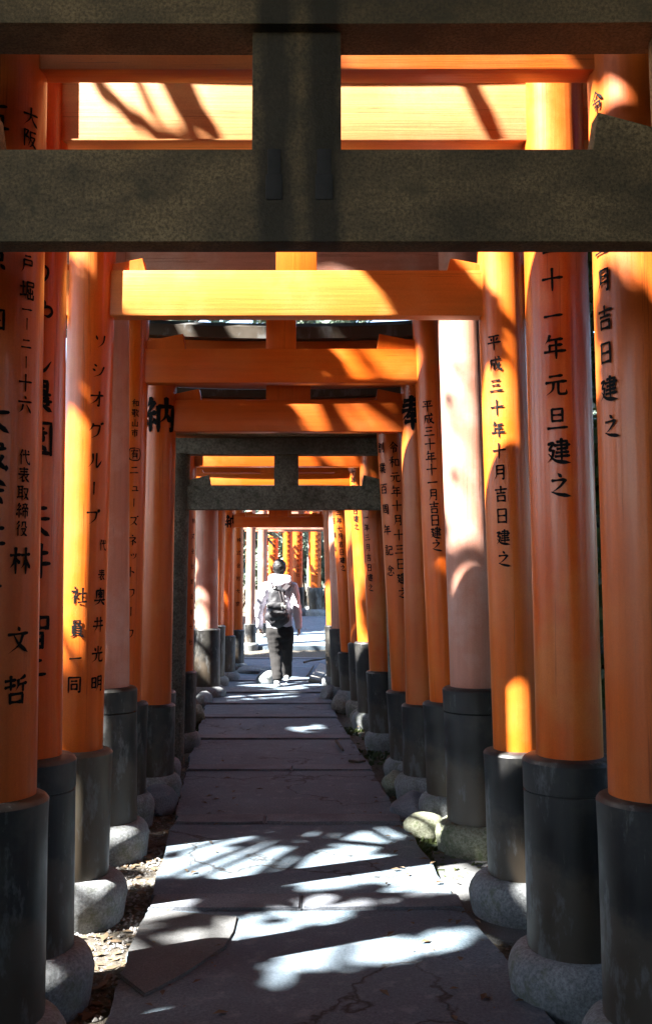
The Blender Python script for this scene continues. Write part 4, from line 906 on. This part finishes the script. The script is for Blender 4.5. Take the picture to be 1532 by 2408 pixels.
# the wood that overhangs the tunnel; its crowns are open where the photograph shows sun coming through
H1 = Vector((-L.y, L.x, 0)).normalized(); H2 = L.cross(H1).normalized()
def proj(p): return (p.dot(H1), p.dot(H2))
GAPS = []
def gap(u, v, d, rad, k=.84): GAPS.append((*proj(at(u, v, d)), rad, k, (u, v)))
def gapline(u0, v0, u1, v1, d, rad, n, k=.84):
    for i in range(n): gap(u0 + (u1 - u0) * i / max(1, n - 1), v0 + (v1 - v0) * i / max(1, n - 1), d, rad, k)
def ggap(u, v, rad): GAPS.append((*proj(ground_at(u, v)), rad * .62, .8, (u, v)))
gapline(215, 260, 470, 255, 3.65, .15, 5, .8); gapline(540, 255, 1110, 255, 3.65, .17, 9, .9)               # second tie beam
gapline(1290, 170, 1300, 270, 3.6, .10, 3)
gapline(1520, 620, 1540, 900, 3.0, .10, 4)
gapline(330, 690, 890, 690, 4.55, .14, 10, .9)                  # third tie beam
gapline(180, 1000, 172, 1420, 4.5, .06, 6)
gapline(1150, 620, 1190, 720, 4.5, .09, 4)
gapline(1060, 780, 1090, 1180, 5.55, .06, 7, .84)
gapline(955, 1040, 965, 1120, 6.85, .06, 3)
gap(1110, 1790, 5.5, .09); gap(1080, 1850, 5.5, .07); gap(1195, 1690, 4.5, .05);
for u in (800, 900): gap(u, 872, 6.25, .06)
for u in (720, 850): gap(u, 980, 6.9, .06)
gapline(765, 1215, 800, 1300, 13.0, .10, 4); gap(800, 1270, 12.1, .10); gap(782, 1610, 12.1, .12)
gapline(480, 1105, 860, 1105, 11.0, .12, 6, .84)
for d in (9.0, 10.1, 11.1): gapline(480, 1130, 760, 1130, d, .12, 5, .84)
for q in ((330, 2010, .10), (450, 1995, .10), (600, 1975, .13), (700, 1965, .13), (790, 1955, .09), (700, 2062, .08), (780, 2055, .12), (880, 2035, .08), (560, 2195, .06), (650, 2180, .08),
          (760, 2162, .11), (840, 2145, .08), (350, 2265, .05), (450, 2240, .05), (220, 2170, .11), (290, 2155, .06), (150, 2350, .08), (250, 2320, .06),
          (650, 2335, .05), (900, 2270, .05), (150, 2260, .12), (205, 2110, .08), (300, 1965, .10), (500, 1650, .16), (560, 1640, .14), (620, 1632, .12), (700, 1712, .05), (770, 1880, .04)):
    ggap(*q)
for u in range(560, 790, 25):
    for v in (1490, 1508): ggap(u, v, .30)
for q in ((657, 1360, .16), (650, 1400, .13), (688, 1398, .09), (645, 1510, .05), (650, 1610, .12), (630, 1465, .08)): gap(q[0], q[1], 13.75, q[2], .84)
gapline(590, 1260, 590, 1500, 18.5, .22, 6); gapline(618, 1260, 618, 1500, 19.7, .22, 6); gapline(600, 1230, 760, 1235, 18.5, .2, 5)
DARK = [(560, 1985, .07), (680, 1985, .06), (760, 1990, .08), (400, 2010, .07), (640, 2165, .06), (740, 2185, .07), (850, 2155, .06), (580, 2215, .07), (330, 2090, .2), (520, 2140, .16), (420, 2180, .14), (380, 2330, .2), (420, 2085, .2), (560, 2100, .2), (640, 2110, .2), (850, 2100, .18), (960, 2000, .2), (560, 1900, .25), (760, 1890, .25), (900, 1900, .2), (1000, 2150, .25), (950, 2330, .3), (780, 2350, .25), (560, 2280, .15), (480, 2340, .2), (1080, 2300, .3), (700, 1790, .3), (850, 1830, .3), (500, 1830, .3)]
WOOD_LABEL = ['leafy evergreen behind the camera on the left slope', 'evergreen left of the near granite gate', 'evergreen left of the katakana gate, shading the middle beams', 'evergreen on the left slope beside the far granite gate',
 'evergreen left of the walker, beyond the left pillars', 'evergreen on the left slope by the sunlit gap', 'evergreen behind the near granite gate, left of the path', 'evergreen behind the near granite gate, right slope',
 'evergreen right of the nearest vermilion gate', 'evergreen right of the pinkish gate', 'evergreen right of the walker, beyond the slim collars', 'farthest evergreen down the right slope behind the granite gate', 'evergreen over the path behind the near granite gate']
WOOD_AT = [(-5.6, -6), (-6.6, -1), (-5.3, 3.8), (-7.2, 8.4), (-5.6, 13), (-8.2, 18), (-2.6, -10.5), (5.2, -4.5), (5.8, 2), (6.6, 7.5), (5.4, 12.5), (7.4, -10), (2.0, -13)]
def clear_limb(a, b):
    for i in range(45):
        x, y = proj(a.lerp(b, i / 44))
        if any(k > .83 and (x - p) ** 2 + (y - q) ** 2 < (g + .05) ** 2 for p, q, g, k, w in GAPS): return False
    return True
def bare_boughs(T):
    """leafless boughs of the tree beside the katakana gate; their shadow falls on the second tie beam"""
    o = Vector(T.location)
    for pts, r in ((((195, 120), (240, 215), (300, 268), (370, 318), (450, 350)), .022), (((318, 180), (345, 238), (352, 262)), .013), (((300, 268), (350, 300), (410, 326), (455, 300)), .014), (((395, 160), (450, 260), (500, 360)), .05), (((1085, 160), (1120, 230), (1165, 330)), .03)):
        V, Fc = [], []
        P = [at(u, v, 3.65) - L * 3.3 - o for u, v in pts]
        for a, b in zip(P[:-1], P[1:]): limb(V, Fc, a, b, r, r * .8, 7)
        mesh_obj('bough', V, Fc, BARK, T, 60)
    V, Fc = [], []; e = at(195, 120, 3.65) - L * 3.3 - o
    limb(V, Fc, Vector((0, 0, 5.4)), e, .06, .024, 8); mesh_obj('bough', V, Fc, BARK, T, 60)
def wood():
    r_ = random.Random(21); crowns = [[] for _ in WOOD_AT]
    def put(p, rad, reach):
        i = min(range(len(WOOD_AT)), key=lambda j: (Vector(WOOD_AT[j]) - Vector((p.x, p.y))).length)
        if (Vector(WOOD_AT[i]) - Vector((p.x, p.y))).length > reach or (p.y > 14 and p.x > -3.5): return
        a, b = proj(p)
        if any((a - x) ** 2 + (b - y) ** 2 < (g + rad * k) ** 2 for x, y, g, k, w in GAPS): return
        crowns[i].append((tuple(p), rad))
    for k in range(4500):
        put(Vector((r_.uniform(-10.5, 8.5), r_.uniform(-14, 20), r_.uniform(5.4, 11.5))), r_.uniform(.45, .85), 5.6)
    cs = [proj(Vector((x, y, z))) for x in (-1.6, 2.2) for y in (1.5, 15.5) for z in (0, 3.8)]
    a0, a1, b0, b1 = min(c[0] for c in cs), max(c[0] for c in cs), min(c[1] for c in cs), max(c[1] for c in cs)
    a = a0
    while a < a1:
        b = b0
        while b < b1:
            for rep in range(2):
                q = H1 * (a + r_.uniform(-.15, .15)) + H2 * (b + r_.uniform(-.15, .15))
                z = r_.uniform(5.2, 10.5); p = q + L * ((z - q.z) / L.z)
                put(p, r_.uniform(.32, .5), 8.5)
            b += .42
        a += .42
    DARK3 = [(1046, 930, 5.55, .055), (1085, 1020, 5.55, .045), (1070, 1120, 5.55, .05), (1095, 900, 5.55, .04), (182, 690, 4.5, .13), (178, 830, 4.5, .12), (1405, 640, 2.97, .11), (1420, 740, 2.97, .11), (1430, 840, 2.97, .10), (985, 690, 4.55, .16), (1060, 690, 4.55, .17), (1020, 660, 4.55, .15), (700, 865, 6.25, .16), (770, 850, 6.25, .08), (660, 980, 6.9, .12), (860, 850, 6.25, .05), (790, 985, 6.9, .05)]
    for u, v, d, rad in DARK3:  # added leaf clumps, placed to shade chosen spots on pillars and beams
        p = at(u, v, d) - L * ((5.6 + (4.0 if rad < .06 else 0) - zat(v, d) + 1.2 * r_.random()) / -L.z)
        i = min(range(len(WOOD_AT)), key=lambda j: (Vector(WOOD_AT[j]) - Vector((p.x, p.y))).length)
        for rep in range(3): crowns[i].insert(0, (tuple(p), rad))
    for u, v, rad in DARK:                                  # leaf clumps added on sun rays to shade between the sun streaks
        q = ground_at(u, v); p = q - L * ((6.2 + 1.6 * r_.random()) / -L.z)
        i = min(range(len(WOOD_AT)), key=lambda j: (Vector(WOOD_AT[j]) - Vector((p.x, p.y))).length)
        crowns[i].insert(0, (tuple(p), rad)); crowns[i].insert(0, (tuple(p), rad))
    for i, (x, y) in enumerate(WOOD_AT):
        cl = crowns[i][:420]
        TR = tree(x, y, 10.5, WOOD_LABEL[i], cl, LEAF, BARK, .2, seed=40 + i, size=.18, group='trees overhanging the gates', per=150, keep=clear_limb)
        if i == 2: bare_boughs(TR)
wood()
# ------------------------------------------------------------------ the walker
SKIN = plain('skin', (0.42, 0.25, 0.17), 0.55, 0.1, 30, 0, 0)
HAIR = plain('hair', (0.005, 0.004, 0.0035), 0.5, 0.4, 120, 0, 0.5)
JACKET = plain('jacket_cloth', (0.56, 0.54, 0.60), 0.9, 0.07, 24, 0, 0.25)
TROUSERS = plain('trouser_cloth', (0.008, 0.007, 0.007), 0.95, 0.3, 40, 0, 0.2)
SHOE = plain('shoe_canvas', (0.55, 0.53, 0.52), 0.7, 0.12, 60, 0, 0)
SOLE = plain('shoe_sole', (0.70, 0.69, 0.66), 0.7, 0.1, 60, 0, 0)
PACK = plain('pack_nylon', (0.026, 0.026, 0.030), 0.5, 0.3, 30, 0, 0.2)
STRAP = plain('strap_webbing', (0.05, 0.042, 0.046), 0.8, 0.2, 60, 0, 0)
BUCKLE = plain('pale_buckle', (0.62, 0.66, 0.60), 0.35, 0.1, 60, 0, 0)
PD = 14.0
WB = Vector((at(660, 1604, PD).x, PD, 0.0))
walker = empty('person', WB, 'person walking away in a pale hooded jacket, dark trousers and white shoes', 'person')
def wp(u, v, dy=0.0):
    return at(u, v, PD + dy) - WB
def blob(bm, p, r, sc=(1, 1, 1), sub=2):
    bmesh.ops.create_icosphere(bm, subdivisions=sub, radius=1.0, matrix=Matrix.Translation(p) @ Matrix.Diagonal((r*sc[0], r*sc[1], r*sc[2], 1)))
def caps(bm, a, b, ra, rb, sc=(1, 1, 1), n=None):
    a, b = Vector(a), Vector(b); n = n or max(2, int((b - a).length / (min(ra, rb) * 0.35)))
    for i in range(n + 1):
        t = i / n; blob(bm, a.lerp(b, t), ra + (rb - ra) * t, sc)
def fuse(name, bm, mat, parent, voxel, sm=3, disp=None):
    me = bpy.data.meshes.new(name); bm.to_mesh(me); bm.free()
    o = bpy.data.objects.new(name, me); col.objects.link(o)
    m = o.modifiers.new('r', 'REMESH'); m.mode = 'VOXEL'; m.voxel_size = voxel
    s = o.modifiers.new('s', 'SMOOTH'); s.iterations = sm; s.factor = 0.5
    dg = bpy.context.evaluated_depsgraph_get(); dg.update()
    me2 = bpy.data.meshes.new_from_object(o.evaluated_get(dg)); o.modifiers.clear(); o.data = me2
    me2.name = name; me2.materials.clear(); me2.materials.append(mat)
    if disp:
        me2.update()
        for v in me2.vertices: v.co = v.co + v.normal * disp(v.co)
    me2.polygons.foreach_set('use_smooth', [True] * len(me2.polygons))
    o.parent = parent; return o
head = wp(657, 1336); neck0 = wp(657, 1372); chest = wp(657, 1392, .02); waist = wp(657, 1455, .01); pelvis = wp(658, 1484)
shL, shR = wp(626, 1381), wp(688, 1381)
elL, elR = wp(609, 1432, .02), wp(698, 1432, -.05)
wrL, wrR = wp(610, 1471, .10), wp(702, 1474, -.10)
haL, haR = wp(612, 1483, .13), wp(703, 1485, -.12)
hiL, hiR = wp(645, 1486), wp(671, 1486)
knL, knR = wp(648, 1541, -.03), wp(673, 1538, .16)
anL, anR = wp(652, 1597, -.20), wp(674, 1591, .26)
bm = bmesh.new()
blob(bm, head, .098, (.88, 1.04, 1.20), 3); blob(bm, head + Vector((0, .045, -.06)), .07, (.85, .8, .9))
blob(bm, head + Vector((0, .112, -.025)), .018, (.7, 1, 1.2)); blob(bm, head + Vector((0, .098, -.072)), .022, (1.1, .5, .35))
for s in (-1, 1):
    blob(bm, head + Vector((s * .082, -.005, -.02)), .026, (.35, .7, 1.1)); blob(bm, head + Vector((s * .032, .09, .005)), .013)
caps(bm, head + Vector((0, -.01, -.06)), neck0, .058, .064)
caps(bm, neck0, chest, .07, .15, (1.0, .75, 1)); caps(bm, chest, waist, .15, .13, (1.0, .75, 1)); caps(bm, waist, pelvis, .13, .15, (1.05, .8, 1))
for s, sh, el, wr, ha in ((-1, shL, elL, wrL, haL), (1, shR, elR, wrR, haR)):
    caps(bm, chest + Vector((s * .08, 0, .05)), sh, .08, .06); caps(bm, sh, el, .055, .042); caps(bm, el, wr, .042, .028)
    fwd = (ha - wr).normalized()
    caps(bm, wr, wr + fwd * .075, .027, .034, (.55, 1, 1))
    for k, (off, ln) in enumerate(((-.030, .060), (-.010, .072), (.010, .068), (.028, .052))):
        p0 = wr + fwd * .07 + Vector((0, off, 0)); p1 = p0 + fwd * ln * .5 + Vector((-s * .008, off * .1, 0)); p2 = p1 + fwd * ln * .4 + Vector((-s * .024, 0, 0))
        caps(bm, p0, p1, .0095, .0088); caps(bm, p1, p2, .0088, .0075)
    t0 = wr + fwd * .02 + Vector((0, .026, 0)); t1 = t0 + fwd * .035 + Vector((-s * .012, .022, 0)); caps(bm, t0, t1, .012, .010); caps(bm, t1, t1 + fwd * .03 + Vector((-s * .008, .002, 0)), .010, .008)
for hi, kn, an in ((hiL, knL, anL), (hiR, knR, anR)):
    caps(bm, hi, kn, .085, .058); caps(bm, kn, an, .055, .038); caps(bm, an, an + Vector((0, .10, -.055)), .036, .03)
fuse('body', bm, SKIN, walker, .0065, 2)
bm = bmesh.new()                                           # hair: cropped cap
blob(bm, head + Vector((0, -.014, .016)), .106, (.92, 1.0, 1.08), 3); blob(bm, head + Vector((0, -.045, -.055)), .078, (.98, .7, .8))
fuse('hair', bm, HAIR, walker, .008, 2, lambda c: 0.006 * noise.noise(c * 60))
bm = bmesh.new()                                           # jacket with sleeves
caps(bm, wp(657, 1378), chest, .115, .185, (1.0, .72, 1)); caps(bm, chest, waist, .185, .185, (1.0, .72, 1)); caps(bm, waist, wp(657, 1468), .185, .19, (1.02, .76, .8))
for s, sh, el, wr in ((-1, shL, elL, wrL), (1, shR, elR, wrR)):
    caps(bm, chest + Vector((s * .07, 0, .03)), sh, .10, .082); caps(bm, sh, el, .082, .070); caps(bm, el, wr, .070, .050)
    blob(bm, wr, .048, (1, 1, .5))
fuse('jacket', bm, JACKET, walker, .013, 3, lambda c: 0.010 * noise.noise(Vector((c.x * 9, c.y * 9, c.z * 16))) + 0.005 * noise.noise(c * 30))
bm = bmesh.new()                                           # hood lying on the shoulders
caps(bm, wp(640, 1359, -.07), wp(675, 1361, -.07), .068, .066, (1, .9, .85)); caps(bm, wp(639, 1366, -.09), wp(677, 1368, -.09), .06, .058, (1, .9, 1)); blob(bm, wp(657, 1372, -.10), .085, (1.3, .7, .75))
caps(bm, wp(640, 1359, -.05), wp(645, 1357, .07), .045, .035); caps(bm, wp(675, 1359, -.05), wp(670, 1357, .07), .045, .035)
fuse('hood', bm, JACKET, walker, .011, 3, lambda c: 0.007 * noise.noise(c * 18))
bm = bmesh.new()                                           # trousers
caps(bm, waist + Vector((0, 0, -.06)), pelvis, .16, .178, (1.08, .8, 1))
for hi, kn, an in ((hiL, knL, anL), (hiR, knR, anR)):
    caps(bm, hi, kn, .128, .092); caps(bm, kn, an + Vector((0, 0, .03)), .092, .074); blob(bm, an + Vector((0, -.004, .012)), .076, (1, 1.05, .5))
fuse('trousers', bm, TROUSERS, walker, .012, 2, lambda c: 0.009 * noise.noise(Vector((c.x * 10, c.y * 10, c.z * 18))))
for an, lift in ((anL, 0.0), (anR, 0.035)):
    gzv = -WB.z + 0.0
    c0 = Vector((an.x, an.y, 0.012 + lift))
    bm = bmesh.new()
    caps(bm, c0 + Vector((0, -.05, .035)), c0 + Vector((0, .16, .022)), .045, .036, (.95, 1, .9)); caps(bm, c0 + Vector((0, -.03, .05)), c0 + Vector((0, .05, .05)), .044, .036)
    sh = fuse('shoe', bm, SHOE, walker, .008, 2)
    bm = bmesh.new(); caps(bm, c0 + Vector((0, -.055, .004)), c0 + Vector((0, .165, .002)), .05, .042, (.95, 1, .34)); fuse('sole', bm, SOLE, sh, .008, 1)
# backpack: worn, a thing of its own
bp = empty('backpack', WB + wp(652, 1468, -.2), 'dark drawstring-topped nylon backpack on the walker\'s back', 'backpack'); BO = Vector(bp.location) - WB
def bw(u, v, dy): return wp(u, v, dy) - BO
bm = bmesh.new()
caps(bm, bw(650, 1395, -.24), bw(652, 1452, -.26), .115, .150, (1.0, .62, 1)); caps(bm, bw(640, 1450, -.25), bw(664, 1452, -.25), .11, .11, (1, .75, .9)); blob(bm, bw(652, 1392, -.24), .12, (1.0, .6, .6))
body = fuse('pack_body', bm, PACK, bp, .010, 3, lambda c: 0.007 * noise.noise(Vector((c.x * 22, c.y * 10, c.z * 12))))
bm = bmesh.new(); caps(bm, bw(637, 1424, -.335), bw(663, 1424, -.335), .055, .055, (1, .45, .9)); caps(bm, bw(640, 1447, -.335), bw(661, 1447, -.335), .07, .07, (1, .5, .9))
fuse('front_pocket', bm, PACK, bp, .010, 3, lambda c: 0.004 * noise.noise(c * 25))
def strap(pts, w, th, nm, mat=STRAP, par=bp):
    V, Fc = [], []
    for i, p in enumerate(pts):
        t = (Vector(pts[min(i+1, len(pts)-1)]) - Vector(pts[max(0, i-1)])).normalized(); sd = t.cross(Vector((0, -1, .15))).normalized(); up = sd.cross(t)
        for a, b in ((-1, -1), (1, -1), (1, 1), (-1, 1)): V.append(Vector(p) + sd * w * a / 2 + up * th * b / 2)
    for i in range(len(pts) - 1):
        for k in range(4): Fc.append((i*4+k, i*4+(k+1) % 4, i*4+4+(k+1) % 4, i*4+4+k))
    Fc += [(3, 2, 1, 0), tuple(len(pts)*4 - 4 + k for k in range(4))]
    return mesh_obj(nm, V, Fc, mat, par)
strap([bw(642, 1388, -.26), bw(634, 1376, -.18), bw(629, 1367, -.04), bw(630, 1372, .12), bw(632, 1395, .17)], .06, .014, 'shoulder_strap')
strap([bw(664, 1389, -.26), bw(674, 1379, -.18), bw(682, 1370, -.04), bw(681, 1374, .12), bw(680, 1395, .17)], .06, .014, 'shoulder_strap')
strap([bw(641, 1384, -.30), bw(643, 1379, -.32), bw(647, 1378, -.33), bw(650, 1381, -.32), bw(649, 1386, -.31)], .022, .012, 'grab_loop')
strap([bw(663, 1392, -.31), bw(667, 1410, -.345), bw(669, 1432, -.36), bw(671, 1446, -.37)], .018, .006, 'compression_strap')
strap([bw(655, 1390, -.32), bw(661, 1412, -.35), bw(663, 1436, -.38)], .014, .006, 'compression_strap')
for u, v in ((664, 1422), (670, 1428), (629, 1425)):
    bm = bmesh.new(); p = bw(u, v, -.385 if u > 640 else -.22); box_bm(bm, p.x - .016, p.x + .016, p.y - .012, p.y + .012, p.z - .024, p.z + .024, .004); bm_obj('buckle', bm, BUCKLE, bp)
